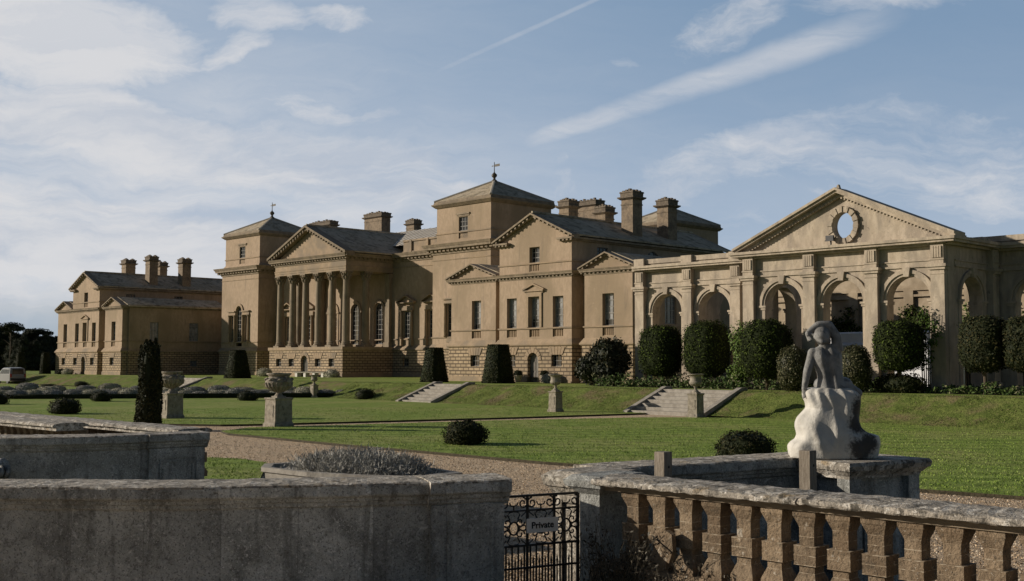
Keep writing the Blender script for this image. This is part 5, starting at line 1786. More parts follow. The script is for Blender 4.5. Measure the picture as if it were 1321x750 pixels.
# ---- things standing along the terrace
for k_, (x, y, lab) in enumerate(((-68.4, 64.25, 'small round stone pot with a clipped plant left of the arched door'), (-65.3, 64.2, 'small round stone pot with a clipped plant right of the arched door'))):
    t = thing('plant_pot', lab, 'plant pot', (x, y, 0), 'pots by the doors of the house')
    mb = MB()
    mb.lathe(0, 0, ((.2, 0), (.24, .08), (.33, .5), (.38, .52), (.38, .6), (.3, .6)), 12)
    mb.build('pot', M['urn'], t)
    V, F, I = crown(.36, .36, .26, 2, 500, .05, L_yew, .06)
    fast_mesh('foliage', V + np.array([0, 0, .72]), F, L_yew, I, t)
for lab, x, y, rx, h in (('round silver grey shrub at the foot of the portico, by the big urn', -118.6, 71.0, 1.0, .95), ('round silver grey shrub below the far end of the portico front', -105.2, 71.2, .95, .85),
                         ('low grey green shrub right of the arched door, behind the urn', -63.9, 63.6, .85, .78), ('low grey shrub before the door of the far wing', -156.8, 63.9, .9, .8), ('low dark shrub left of the far wing door', -158.9, 63.9, .6, .75)):
    t = thing('round_shrub', lab, 'shrub', (x, y, 0), 'round shrubs at the foot of the house walls')
    ms = L_yew if 'dark' in lab else L_sage
    V, F, I = crown(rx, rx * .8, h * .6, 2, 1200, .07, ms, .1, loose=.7)
    fast_mesh('foliage', V + np.array([0, 0, h * .4]), F, ms, I, t)
t = thing('stone_bench', 'long pale stone bench on block legs below the portico', 'bench', (-109.9, 71.6, 0))
mb = MB()
mb.frus(-112.9, -106.9, 71.3, 71.95, .0, .46, .05, .58)
mb.build('seat', M['step'], t, t.location)
for x in (-112.5, -110.8, -109.0, -107.3):
    mb = MB()
    mb.box(x - .22, x + .22, 71.36, 71.9, 0, .46)
    mb.build('leg', M['marble'], t, t.location)


# ---- urns on pedestals
def pedestal(t, w_, h):
    mb = MB()
    a = w_ / 2
    mb.frus(-a, a, -a, a, .055, -.06, .055, .10)
    mb.frus(-a, a, -a, a, .05, .10, .01, .18)
    mb.frus(-a, a, -a, a, .0, .18, -.015, h - .12)
    for s_ in (-1, 1):
        mb.box(-a * .62, a * .62, s_ * (a - .005) - .02, s_ * (a - .005) + .02, .42, h - .34)
        mb.box(s_ * (a - .005) - .02, s_ * (a - .005) + .02, -a * .62, a * .62, .42, h - .34)
    mb.frus(-a, a, -a, a, -.015, h - .12, .03, h - .05)
    mb.frus(-a, a, -a, a, .03, h - .05, .02, h)
    mb.build('pedestal', M['urn'], t)


def tall_urn(label, loc, s_=1.0, w_=.62, h=1.28):
    t = thing('garden_urn', label, 'urn', loc, 'slender stone urns on pedestals')
    pedestal(t, w_, h)
    mb = MB()
    mb.box(-.19, .19, -.19, .19, h, h + .07)
    mb.lathe(0, 0, [(r * 1.14, h + z * 1.0) for r, z in ((.17, .07), (.15, .12), (.07, .2), (.065, .3), (.1, .34), (.10, .37), (.2, .41), (.29, .5), (.31, .58), (.27, .66), (.25, .8), (.28, .9), (.38, .97), (.41, .99), (.41, 1.03), (.33, 1.03), (.28, .9))], 20)
    for i in range(14):
        a = i * 2 * math.pi / 14
        mb.tube([(.2 * math.cos(a), .2 * math.sin(a), h + .41), (.30 * math.cos(a), .30 * math.sin(a), h + .5), (.315 * math.cos(a), .315 * math.sin(a), h + .58)], [.03, .04, .02], 5)
    mb.build('urn', M['urn'], t, smooth=False)
    mb = MB()
    for sg in (-1, 1):
        mb.tube([(sg * .28, 0, h + .56), (sg * .40, 0, h + .62), (sg * .42, 0, h + .74), (sg * .34, 0, h + .82), (sg * .26, 0, h + .80)], .028, 6)
    mb.build('handle', M['urn'], t)
    t.scale = (s_, s_, s_)
    return t


u1 = tall_urn('slender stone urn on a pedestal before the flight of nearest steps', (-38.3, 49.0, zl(-38)))
for lab, loc, s_ in (('slender stone urn on a pedestal left of the nearest steps, before the bank', (-48.2, 48.3, zl(-48)), .95),
                     ('small distant stone urn left of the middle steps', (-80.2, 52.6, zl(-80)), .80), ('small distant stone urn before the portico, at the lavender bed end', (-88.8, 54.5, zl(-89)), .84)):
    c = dup(u1, loc, 0.0, lab)
    c.scale = (s_, s_, s_)


def big_urn(label, loc):
    t = thing('garden_urn', label, 'urn', loc, 'big round stone urns on pedestals')
    h = 1.3
    pedestal(t, .90, h)
    mb = MB()
    mb.box(-.24, .24, -.24, .24, h, h + .07)
    mb.lathe(0, 0, [(r, h + z) for r, z in ((.22, .07), (.18, .12), (.12, .2), (.15, .26), (.36, .36), (.55, .52), (.62, .70), (.60, .80), (.50, .90), (.44, .95), (.50, 1.02), (.56, 1.06), (.56, 1.12), (.46, 1.12), (.40, .98))], 26)
    for i in range(18):
        a = i * 2 * math.pi / 18
        c, s_ = math.cos(a), math.sin(a)
        mb.tube([(.2 * c, .2 * s_, h + .27), (.40 * c, .40 * s_, h + .38), (.57 * c, .57 * s_, h + .53), (.63 * c, .63 * s_, h + .69)], [.03, .05, .06, .02], 6)
    mb.build('urn', M['urn'], t)
    mb = MB()
    for sg in (-1, 1):
        mb.tube([(sg * .58, 0, h + .66), (sg * .72, 0, h + .74), (sg * .70, 0, h + .92), (sg * .52, 0, h + .98)], [.05, .05, .045, .04], 7)
    for i in range(9):
        a = i * .7
        mb.tube([(.60 * math.cos(a), .60 * math.sin(a), h + .78), (.64 * math.cos(a + .2), .64 * math.sin(a + .2), h + .84), (.56 * math.cos(a + .4), .56 * math.sin(a + .4), h + .9)], .04, 5)
    mb.build('garland', M['urn'], t)
    return t


b1 = big_urn('big round stone urn with garlands on a square pedestal at the lawn corner', (-46.5, 28.6, zl(-46.5)))
dup(b1, (-56.9, 28.6, zl(-57.0)), 0.0, 'big round stone urn half hidden behind the cypress')

# ---- silver people carrier on the far drive
t = thing('parked_van', 'silver people carrier parked on the drive at the edge of view', 'van', (-156.4, 56.3, zl(-156.4) - .09))
mb = MB()
side = [(-.02, .42), (.0, .95), (-.06, 1.12), (-.16, 1.72), (-.34, 1.90), (-1.2, 1.96), (-2.5, 1.94), (-3.0, 1.82), (-3.75, 1.22), (-4.45, 1.02), (-4.66, .82), (-4.68, .45), (-4.55, .32), (-.12, .32)]
W_ = 1.86
rings = []
for y, inset in ((0.0, .10), (.10, .02), (.32, 0), (W_ - .32, 0), (W_ - .10, .02), (W_, .10)):
    rings.append([(x + (inset if x < -2.3 else -inset * .5), y + (.10 * max(0, z - 1.05) / .9 if y < .5 else -.10 * max(0, z - 1.05) / .9 if y > 1.4 else 0), z - (inset if z > 1.5 else 0)) for x, z in side])
mb.loft(rings)
mb.build('body', M['carpaint'], t, smooth=False)
mb = MB()
for y, sg in ((.0, -1), (W_, 1)):
    yy = lambda z: y + sg * (-.10 * max(0, z - 1.05) / .9 + .012)
    for x0, x1, x2, x3 in ((-.30, -1.15, -1.15, -.36), (-1.23, -2.1, -2.1, -1.23), (-2.18, -3.35, -2.75, -2.18)):
        mb.poly([(x0, yy(1.2), 1.2), (x1, yy(1.2), 1.2), (x2, yy(1.72), 1.72), (x3, yy(1.72), 1.72)])
mb.build('side_window', M['carglass'], t)
mb = MB()
mb.poly([(-.045, .26, 1.16), (-.045, W_ - .26, 1.16), (-.15, W_ - .32, 1.76), (-.15, .32, 1.76)])
mb.build('rear_window', M['carglass'], t)
mb = MB()
mb.box(-.06, .06, .08, W_ - .08, .40, .66)
mb.box(-4.74, -4.6, .08, W_ - .08, .38, .62)
mb.build('bumper', M['cardark'], t)
for y in (.03, W_ - .21):
    mb = MB()
    mb.add([(.025, y, .8), (.025, y + .18, .8), (.0, y + .18, 1.2), (.0, y, 1.2), (-.2, y, .8), (-.2, y + .18, .8), (-.2, y + .18, 1.2), (-.2, y, 1.2)],
           [(0, 1, 2, 3), (0, 3, 7, 4), (1, 5, 6, 2), (3, 2, 6, 7), (0, 4, 5, 1)])
    mb.build('tail_light', M['redlamp'], t)
for x in (-.85, -3.75):
    for y, sg in ((.02, -1), (W_ - .02, 1)):
        mb = MB()
        ring = lambda r_, yy: [(x + r_ * math.cos(2 * math.pi * j / 20), yy, .335 + r_ * math.sin(2 * math.pi * j / 20)) for j in range(20)]
        mb.loft([ring(.20, y + sg * .015), ring(.335, y + sg * .01), ring(.335, y - sg * .2), ring(.2, y - sg * .2)])
        wh = mb.build('wheel', M['cardark'], t)
        mb = MB()
        mb.loft([ring(.2, y + sg * .02), ring(.05, y + sg * .035), ring(.05, y - sg * .0)])
        mb.build('rim', M['carpaint'], wh)

t.scale = (1.1, 1.1, 1.1)

# ---- white marquee inside the conservatory
t = thing('marquee', 'white canvas marquee seen through the conservatory arches', 'marquee', (-36, 67.2, 0))
mb = MB()
mb.xz([(-41.4, 2.75), (-31.4, 2.75), (-31.4, 2.9), (-32.0, 3.5), (-40.8, 3.5), (-41.4, 2.9)], 66.4, 68.8)
mb.poly([(-41.5, 66.1, 2.72), (-31.3, 66.1, 2.72), (-32.0, 67.5, 3.62), (-40.8, 67.5, 3.62)])
mb.build('roof', M['white'], t, t.location)
mb = MB()
for i in range(6):
    xa_ = -41.3 + 1.66 * i
    mb.box(xa_, xa_ + 1.6, 66.2 + .02 * (i % 2), 66.25 + .02 * (i % 2), 0, 2.74)
mb.build('wall', M['white'], t, t.location)

# ================================================================== foreground walls, gate, balustrade
ZT = .42
CAP = ((-.70, .40), (-.68, .43), (-.36, .44), (-.03, .428), (-.004, .418), (0, .40), (.0, .315), (-.012, .298), (-.05, .285), (-.058, .25), (-.085, .24), (-.09, .205), (-.115, .185))
CAPB = tuple((-.72 - o, z) for o, z in reversed(CAP[4:]))


def sweep(mb, path, prof, m=0, rough=0.0, step=.12, cap=True, em=None, seed=0):
    """run a profile (out, z) along an XY path; out is to the right of the direction of travel"""
    pts = [Vector((x, y, 0)) for x, y in path]
    # Catmull-Rom resample
    out = []
    for i in range(len(pts) - 1):
        p0, p1, p2, p3 = pts[max(i - 1, 0)], pts[i], pts[i + 1], pts[min(i + 2, len(pts) - 1)]
        n = max(1, int((p2 - p1).length / step))
        for k_ in range(n):
            t_ = k_ / n
            out.append(.5 * ((2 * p1) + (p2 - p0) * t_ + (2 * p0 - 5 * p1 + 4 * p2 - p3) * t_ ** 2 + (3 * p1 - p0 - 3 * p2 + p3) * t_ ** 3))
    out.append(pts[-1])
    rings = []
    rr = random.Random(seed)
    for i, p in enumerate(out):
        d = (out[min(i + 1, len(out) - 1)] - out[max(i - 1, 0)]).normalized()
        nrm = Vector((d.y, -d.x, 0))
        rings.append([(p.x + nrm.x * (o + rr.uniform(-rough, rough)), p.y + nrm.y * (o + rr.uniform(-rough, rough)), z + rr.uniform(-rough, rough)) for o, z in prof])
    k0 = len(mb.m)
    mb.loft(rings, m, cap)
    if em:
        n = len(prof)
        for i in range(len(rings) - 1):
            for j in range(n):
                mb.m[k0 + i * n + j] = em(j)
    return out


def wall_run(name, label, path, zb=-1.7, body=-.12, thick=.5, seed=1, panel=None):
    t = thing(name, label, 'garden wall', (*path[len(path) // 2], zb))
    mb = MB()
    prof = [(body - thick, zb), (body - thick, .2), (body - .005, .2), (body, .185), (body, -.2), (body, -.6), (body, zb)]
    sweep(mb, path, prof, 0, .003, .25, seed=seed)
    mb.build('wall_face', M['grey'], t, t.location)
    mb = MB()
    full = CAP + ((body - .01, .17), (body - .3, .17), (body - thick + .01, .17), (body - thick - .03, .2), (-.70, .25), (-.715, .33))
    sweep(mb, path, full, 0, .005, .09, seed=seed + 5, em=lambda j: 0 if j < 5 else 1)  # pale lichen on the top; fascia in wall grey to paint in its shade
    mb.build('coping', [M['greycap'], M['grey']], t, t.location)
    return t


def end_pier(t, path, zb=-1.7, fwd=.05, length_panel=True):
    """a pier with a sunk panel at the end of a wall: path is its front top edge"""
    mb = MB()
    sweep(mb, path, [(-.66, zb), (-.66, .2), (-.12 + fwd, .2), (-.12 + fwd, -.3), (-.12 + fwd, zb)], 0, .0015, .3)
    (xa, ya), (xb, yb) = path[0], path[-1]
    d = Vector((xb - xa, yb - ya, 0))
    L_ = d.length
    d.normalize()
    nrm = Vector((d.y, -d.x, 0))

    def strip(u0, u1, z0, z1, o0, o1):
        q = []
        for o in (o0, o1):
            for u, z in ((u0, z0), (u1, z0), (u1, z1), (u0, z1)):
                p = Vector((xa, ya, 0)) + d * u + nrm * (o - .12 + fwd)
                q.append((p.x, p.y, z))
        mb.add(q, [(0, 1, 2, 3), (7, 6, 5, 4), (0, 4, 5, 1), (1, 5, 6, 2), (2, 6, 7, 3), (3, 7, 4, 0)])
    e, w_ = .14, .035
    strip(0.0, L_, .10, .185, -.02, .022)
    strip(0.0, e, zb, .10, -.02, .02)
    strip(L_ - e, L_, zb, .10, -.02, .02)
    strip(e, L_ - e, .02, .10, -.02, .019)
    strip(e + w_, e + w_ * 2, -1.2, -.02, -.02, .014)
    strip(L_ - e - 2 * w_, L_ - e - w_, -1.2, -.02, -.02, .014)
    strip(e + w_, L_ - e - w_, -.05, -.015, -.02, .0145)
    mb.build('pier', M['grey'], t, t.location)
    mb = MB()
    q = [(xa - d.x * .03, ya - d.y * .03), ((xa + xb) / 2, (ya + yb) / 2), (xb + d.x * .05, yb + d.y * .05)]
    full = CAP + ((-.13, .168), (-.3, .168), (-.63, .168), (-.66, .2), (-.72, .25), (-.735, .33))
    sweep(mb, q, [(o + fwd, z + .004) for o, z in full], 0, .004, .09, seed=9, em=lambda j: 0 if j < 5 else 1)  # same split: lichened top, fascia toned as the shaded side
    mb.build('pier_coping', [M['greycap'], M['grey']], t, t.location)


W1 = [(-13.6, 2.25), (-12.6, 3.28), (-11.80, 4.08), (-11.16, 4.66), (-10.56, 5.20), (-10.01, 5.96), (-9.42, 6.80), (-9.06, 7.36)]
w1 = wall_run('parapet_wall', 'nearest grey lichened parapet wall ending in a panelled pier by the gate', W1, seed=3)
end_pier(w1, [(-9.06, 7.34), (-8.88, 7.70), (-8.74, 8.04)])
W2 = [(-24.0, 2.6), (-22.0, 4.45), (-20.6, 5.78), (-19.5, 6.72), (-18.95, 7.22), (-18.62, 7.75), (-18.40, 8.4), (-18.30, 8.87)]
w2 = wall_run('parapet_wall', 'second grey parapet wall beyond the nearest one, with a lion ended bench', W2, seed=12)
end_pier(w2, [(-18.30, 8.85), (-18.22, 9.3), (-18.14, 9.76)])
# curved bench with a lion-paw end against the second wall
t = thing('stone_bench', 'grey stone bench with a carved lion end against the second wall', 'bench', (-19.6, 6.6, -.6))
mb = MB()
sweep(mb, [(-23.5, 3.05), (-21.8, 4.62), (-20.5, 5.85), (-19.6, 6.60), (-19.28, 6.88)], [(.04, -.30), (.04, -.18), (.40, -.18), (.46, -.21), (.46, -.27), (.40, -.30)], 0, .003, .15)
mb.build('seat', M['grey'], t, t.location)
mb = MB()
bx, by = -19.15, 6.80
for (dx, dy, z, r_) in ((.0, .0, -.02, .13), (.07, -.07, -.10, .12), (.13, -.14, -.22, .10), (.15, -.17, -.38, .085), (.15, -.17, -.6, .085), (.16, -.18, -.85, .10), (.19, -.22, -1.0, .13)):
    mb.lathe(bx + dx, by + dy, [(r_ * .3, z - r_), (r_ * .85, z - r_ * .6), (r_, z), (r_ * .85, z + r_ * .6), (r_ * .3, z + r_)], 9)
for i in range(9):
    a = i * .7
    mb.tube([(bx + .05 + .13 * math.cos(a), by - .05 + .13 * math.sin(a), .0), (bx + .08 + .17 * math.cos(a), by - .08 + .17 * math.sin(a), -.1), (bx + .08 + .13 * math.cos(a), by - .08 + .13 * math.sin(a), -.2)], .035, 5)
mb.build('lion_end', M['grey'], t, t.location, smooth=True)

# wall from the gate back to the statue's pier
W3 = [(-8.72, 9.62), (-8.62, 10.3), (-8.44, 11.0), (-8.28, 11.8), (-8.14, 12.45), (-8.0, 13.0)]
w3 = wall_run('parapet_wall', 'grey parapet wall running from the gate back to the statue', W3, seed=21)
mb = MB()
mb.box(-8.97, -8.43, 9.02, 9.62, -1.7, .2)
for x0, x1, z0, z1 in ((-8.97, -8.43, .1, .18), (-8.97, -8.88, -1.7, .1), (-8.52, -8.43, -1.7, .1)):
    mb.box(x0, x1, 8.99, 9.03, z0, z1)
mb.build('pier', M['greycap'], w3, w3.location)
mb = MB()
mb.frus(-8.97, -8.43, 9.02, 9.62, .02, .185, .09, .28)
mb.frus(-8.97, -8.43, 9.02, 9.62, .11, .28, .13, .39)
mb.frus(-8.97, -8.43, 9.02, 9.62, .12, .39, .05, .44)
mb.build('pier_coping', M['greycap'], w3, w3.location)

# pier carrying the statue
PIER = (-7.66, 13.08)
PR = R(-13)
t = thing('statue_pier', 'square grey stone pier with sunk panels carrying the white based statue', 'pier', (*PIER, -1.45), None, PR)
mb = MB()
ax, ay = .37, .52
z0, z1 = -.2, 1.69
mb.box(-ax, ax, -ay, ay, z0, z1)
for sx in (-1, 1):
    for sy in (-1, 1):
        mb.box(sx * ax - .10, sx * ax + .10, sy * ay - .10, sy * ay + .10, z0, z1 - .002)
for y, s_ in ((-ay, -1), (ay, 1)):
    mb.box(-.2, .2, y - .03, y + .03, .5, 1.28)
    mb.box(-.14, .14, y - .045, y + .045, .56, 1.22)
for x in (-ax, ax):
    for c in (-.0,):
        mb.box(x - .03, x + .03, c - .3, c + .3, .5, 1.28)
        mb.box(x - .045, x + .045, c - .23, c + .23, .57, 1.21)
mb.frus(-ax, ax, -ay, ay, .14, z0, .14, .3)
mb.build('shaft', M['grey'], t)
mb = MB()
mb.frus(-ax, ax, -ay, ay, .105, z1 - .03, .115, z1 + .01)
mb.frus(-ax, ax, -ay, ay, .125, z1 + .01, .185, z1 + .075)
mb.frus(-ax, ax, -ay, ay, .20, z1 + .075, .215, z1 + .135)
mb.frus(-ax, ax, -ay, ay, .215, z1 + .135, .19, z1 + .175)
mb.build('coping', M['greycap'], t)
ZP = -1.45 + z1 + .175


# ---- statue: one continuous surface grown from overlapping tapered limbs
def clay(name, prims, mats, parent, voxel=.014, smooth=6, dec=None):
    bm = bmesh.new()
    for p in prims:
        if p[0] == 'l':
            rv = [[bm.verts.new(c) for c in ring] for ring in p[1]]
            for r0_, r1_ in zip(rv, rv[1:]):
                for j in range(len(r0_)):
                    bm.faces.new((r0_[j], r0_[(j + 1) % len(r0_)], r1_[(j + 1) % len(r0_)], r1_[j]))
            bm.faces.new(list(reversed(rv[0])))
            bm.faces.new(rv[-1])
        elif p[0] == 'e':
            _, c, rad, rot = (*p, (0, 0, 0))[:4]
            mt = Matrix.Translation(c) @ Matrix.Rotation(rot[2], 4, 'Z') @ Matrix.Rotation(rot[1], 4, 'Y') @ Matrix.Rotation(rot[0], 4, 'X') @ Matrix.Diagonal((*rad, 1))
            bmesh.ops.create_icosphere(bm, subdivisions=3, radius=1, matrix=mt)
        else:
            _, a, b, r0, r1 = p
            a, b = Vector(a), Vector(b)
            for i in range(9):
                f = i / 8
                bmesh.ops.create_icosphere(bm, subdivisions=2, radius=r0 + (r1 - r0) * f, matrix=Matrix.Translation(a.lerp(b, f)))
            d = (b - a)
            mt = Matrix.Translation((a + b) / 2) @ d.to_track_quat('Z', 'Y').to_matrix().to_4x4()
            bmesh.ops.create_cone(bm, cap_ends=True, segments=18, radius1=r0, radius2=r1, depth=d.length, matrix=mt)
    me = bpy.data.meshes.new(name)
    bm.to_mesh(me)
    bm.free()
    tmp = bpy.data.objects.new('tmp', me)
    COL.objects.link(tmp)
    md = tmp.modifiers.new('r', 'REMESH')
    md.mode = 'VOXEL'
    md.voxel_size = voxel
    sm = tmp.modifiers.new('s', 'SMOOTH')
    sm.factor = .5
    sm.iterations = smooth
    dg = bpy.context.evaluated_depsgraph_get()
    out = bpy.data.meshes.new_from_object(tmp.evaluated_get(dg))
    bpy.data.objects.remove(tmp)
    bpy.data.meshes.remove(me)
    out.name = name
    out.materials.clear()
    for q in mats:
        out.materials.append(q)
    out.polygons.foreach_set('use_smooth', [True] * len(out.polygons))
    o = bpy.data.objects.new(name, out)
    COL.objects.link(o)
    o.parent = parent
    return o


st = thing('seated_statue', 'stone statue of a seated woman seen from behind, one arm bent over her head', 'statue', (-7.80, 12.82, ZP - .004), None, R(YAW))
# the trunk is lofted from its outline, with the furrow of the spine and the shoulder blades
TZ = (.80, .86, .93, 1.0, 1.06, 1.13, 1.2, 1.27, 1.33, 1.375, 1.41, 1.44)
TL = (-.22, -.225, -.215, -.205, -.21, -.235, -.265, -.29, -.30, -.27, -.20, -.15)
TR = (.24, .22, .165, .125, .108, .106, .108, .106, .098, .085, .045, -.03)
TD = (.15, .15, .14, .13, .125, .128, .132, .132, .118, .095, .075, .055)
trunk = []
for i_ in range(34):
    z = .80 + .64 * i_ / 33
    l_, r_, d_ = (float(np.interp(z, TZ, q_)) for q_ in (TL, TR, TD))
    ring = []
    for j_ in range(64):
        a_ = 2 * math.pi * j_ / 64
        c, s_ = math.cos(a_), math.sin(a_)
        k_ = 1 / (abs(c) ** 2.3 + abs(s_) ** 2.3) ** (1 / 2.3)
        x = (l_ + r_) / 2 + c * k_ * (r_ - l_) / 2
        y = .035 + s_ * k_ * d_
        if s_ < 0:
            sx = -.055 - .06 * (z - .86) / .5                       # line of the spine
            y += (.030 * math.exp(-((x - sx) / .032) ** 2) - .012 * math.exp(-((abs(x - sx) - .075) / .045) ** 2)) * (-s_)
            y -= .016 * math.exp(-(((x + .20) / .06) ** 2 + ((z - 1.27) / .085) ** 2)) + .016 * math.exp(-(((x - .03) / .05) ** 2 + ((z - 1.29) / .085) ** 2))
        ring.append((x, y, z))
    trunk.append(ring)
figure = [
    ('l', trunk), ('c', (-.245, .02, 1.325), (.03, .02, 1.385), .062, .07),
    ('c', (-.10, .01, 1.38), (-.15, .02, 1.50), .064, .058),
    ('e', (-.165, .02, 1.545), (.092, .108, .114), (0, -.25, 0)), ('e', (-.158, -.03, 1.55), (.102, .09, .108)), ('e', (-.12, -.075, 1.51), (.05, .045, .05)),
    ('c', (-.24, -.02, 1.53), (-.17, -.10, 1.47), .03, .03), ('c', (-.17, -.10, 1.47), (-.08, -.06, 1.48), .03, .03),
    ('e', (-.175, .125, 1.53), (.014, .025, .02)), ('e', (-.18, .105, 1.49), (.03, .03, .014)), ('e', (-.155, .115, 1.57), (.055, .02, .014)),
    # arm bent over the head
    ('c', (.045, .01, 1.38), (.03, .01, 1.53), .074, .066), ('c', (.03, .01, 1.53), (-.06, .015, 1.685), .066, .055), ('c', (-.06, .015, 1.685), (-.19, .015, 1.685), .056, .05),
    ('c', (-.19, .015, 1.685), (-.305, .02, 1.605), .05, .037), ('e', (-.325, .01, 1.57), (.038, .034, .048)),
    ('c', (-.325, .0, 1.555), (-.29, -.03, 1.505), .014, .011), ('c', (-.335, .01, 1.55), (-.305, -.02, 1.485), .014, .011), ('c', (-.34, .025, 1.55), (-.322, .01, 1.48), .014, .011),
    ('c', (-.335, .04, 1.555), (-.325, .035, 1.50), .013, .010), ('c', (-.30, .0, 1.585), (-.265, -.03, 1.555), .015, .012),
    # hanging arm
    ('e', (-.265, .02, 1.32), (.07, .068, .075)), ('c', (-.27, .02, 1.31), (-.345, -.0, 1.09), .066, .052), ('c', (-.345, -.0, 1.09), (-.382, .01, .88), .052, .036),
    ('e', (-.38, .02, .845), (.032, .036, .046)), ('c', (-.38, .0, .83), (-.385, -.02, .765), .012, .010), ('c', (-.385, .02, .83), (-.395, .01, .755), .012, .010), ('c', (-.385, .04, .83), (-.395, .04, .76), .012, .009), ('c', (-.37, -.01, .85), (-.345, -.03, .80), .013, .010),
    # legs drawn forward under the drapery
    ('c', (-.06, .05, .90), (-.09, .36, .92), .13, .10), ('c', (.12, .05, .90), (.12, .38, .94), .13, .10), ('c', (.14, .02, .88), (.30, .03, .82), .10, .06),
]
clay('figure', figure, [M['bronze']], st, .008, 5)
# draped rock: broad hanging folds over a block, stained dark on one side
HZ = (0, .04, .10, .155, .20, .235, .29, .33, .39, .45, .51, .57, .63, .70, .76, .80, .84, .87)
LX = (-.555, -.565, -.57, -.575, -.55, -.50, -.485, -.49, -.50, -.49, -.46, -.40, -.345, -.355, -.385, -.395, -.40, -.37)
RX = (.55, .56, .58, .59, .59, .585, .57, .42, .345, .335, .33, .335, .345, .36, .365, .355, .32, .27)
DY = (.34, .345, .345, .34, .34, .335, .33, .325, .32, .31, .30, .295, .29, .29, .285, .28, .26, .22)
# ridges: (angle at the foot, angle at the top, width, height); -90 degrees faces the viewer
FOLDS = ((-168, -160, 12, .04), (-134, -140, 10, .055), (-112, -128, 7, .06), (-90, -104, 6, .05), (-66, -78, 8, .06), (-40, -48, 10, .05), (25, 30, 14, .04), (70, 64, 12, .04), (110, 116, 12, .04), (150, 150, 12, .04))
NA = 120
rings = []
for iz in range(56):
    z = .87 * iz / 55
    lx, rx_, dy = (float(np.interp(z, HZ, q_)) for q_ in (LX, RX, DY))
    f = z / .87
    ring = []
    for ja in range(NA):
        a_ = 2 * math.pi * ja / NA - math.pi
        c, s_ = math.cos(a_), math.sin(a_)
        e_ = 2.6
        k_ = 1 / (abs(c) ** e_ + abs(s_) ** e_) ** (1 / e_)
        x, y = c * k_ * (rx_ if c > 0 else -lx), s_ * k_ * dy + .08
        bump_ = 0
        for (t0, t1, wd, ht) in FOLDS:
            ta = t0 + (t1 - t0) * f + 3.5 * math.sin(f * 7 + t0)
            dd = (math.degrees(a_) - ta + 180) % 360 - 180
            am = ht * 1.25 * (.25 + .95 * math.sin(f * 4.6 + t0 * .7) ** 2) * (1 - .45 * f)
            bump_ += am * math.exp(-(dd / (wd * (1.25 - .35 * f))) ** 2)
        bump_ += .012 * math.sin(5 * a_ + 9 * z) * math.sin(11 * z + 2 * a_)
        n_ = 1 + (bump_ - .025) / max(.2, math.hypot(x, y - .08)) * .8
        ring.append((x * n_, .08 + (y - .08) * n_, z))
    rings.append(ring)
top_ = rings[-1]
for sh_, dz_ in ((.86, .018), (.6, .025), (.25, .028)):
    rings.append([(x * sh_ - .01, .08 + (y - .08) * sh_, .87 + dz_) for x, y, z in top_])
mb = MB()
mb.loft(rings)
ob = mb.build('draped_rock', M['marble'], st, smooth=True)
sbs = ob.modifiers.new('smooth', 'SUBSURF')
sbs.levels = sbs.render_levels = 1
sbs.uv_smooth = 'NONE'
mt = M['marble'].node_tree
k = NT(mt)
bs = mt.nodes['Principled BSDF']
src = bs.inputs['Base Color'].links[0].from_socket
oc = k.n('ShaderNodeTexCoord').outputs['Object']
sp = k.n('ShaderNodeSeparateXYZ')
mt.links.new(oc, sp.inputs[0])
nz = k.m('ADD', k.m('MULTIPLY', k.m('SUBTRACT', k.noise(oc, 7.0, 6, .6), .5), 1.0), k.m('MULTIPLY', k.m('SUBTRACT', k.noise(oc, 30.0, 6, .65), .5), 1.3))


def ell(cx_, cz_, rx_, rz_):
    a_ = k.m('DIVIDE', k.m('SUBTRACT', sp.outputs[0], cx_), rx_)
    b_ = k.m('DIVIDE', k.m('SUBTRACT', sp.outputs[2], cz_), rz_)
    return k.m('SQRT', k.m('ADD', k.m('MULTIPLY', a_, a_), k.m('MULTIPLY', b_, b_)))


dd_ = k.m('MINIMUM', k.m('MINIMUM', ell(.31, .60, .15, .22), ell(.24, .45, .13, .13)), k.m('MINIMUM', ell(.27, .13, .17, .16), ell(.36, .20, .12, .14)))
stain = k.ramp(k.m('ADD', dd_, nz), 1.3, .62)
front_ = k.ramp(sp.outputs[1], .12, -.02)
mt.links.new(k.mix(k.m('MULTIPLY', k.m('MULTIPLY', stain, front_), .94), src, (.024, .022, .02)), bs.inputs['Base Color'])

# ---- near balustrade
t = thing('balustrade', 'nearest balustrade of blocky sandstone balusters under a lichened rail', 'balustrade', (-4, 8.9, -1.2))
mb = MB()
railp = [(o, z - .0) for o, z in ((-.66, .385), (-.64, .42), (-.56, .448), (-.34, .455), (-.12, .448), (-.02, .428), (0, .405), (.0, .382), (-.02, .372), (-.08, .370), (-.55, .370), (-.64, .375))]
cuts = (-8.12, -5.66, -3.35, -.9, 1.6)
for i, (a, b) in enumerate(zip(cuts, cuts[1:])):
    n = max(2, int((b - a) / .5))
    path = [(a + .006 + (b - a - .012) * k_ / n, 8.64 + .004 * math.sin(i * 3 + k_)) for k_ in range(n + 1)]
    sweep(mb, path, [(o, z + .006 * (i % 2)) for o, z in railp], 0, .007, .06, seed=30 + i)
mb.build('coping', M['greycap'], t, t.location)
mb = MB()
mb.box(-8.12, 1.6, 8.775, 9.10, .312, .3705)
mb.box(-8.12, 1.6, 8.735, 9.14, .342, .3708)
mb.build('moulding', M['darktrim'], t, t.location)  # dark stone colour stands in for the shadow of the rail's overhang
mb = MB()
mb.frus(-8.12, 1.6, 8.76, 9.10, .02, -.46, .0, -.42)
mb.frus(-8.12, 1.6, 8.76, 9.10, .06, -1.7, .06, -.46)
mb.build('plinth', M['sand'], t, t.location)
mb = MB()
mb.box(-8.42, -8.14, 8.80, 9.36, -1.7, .25)
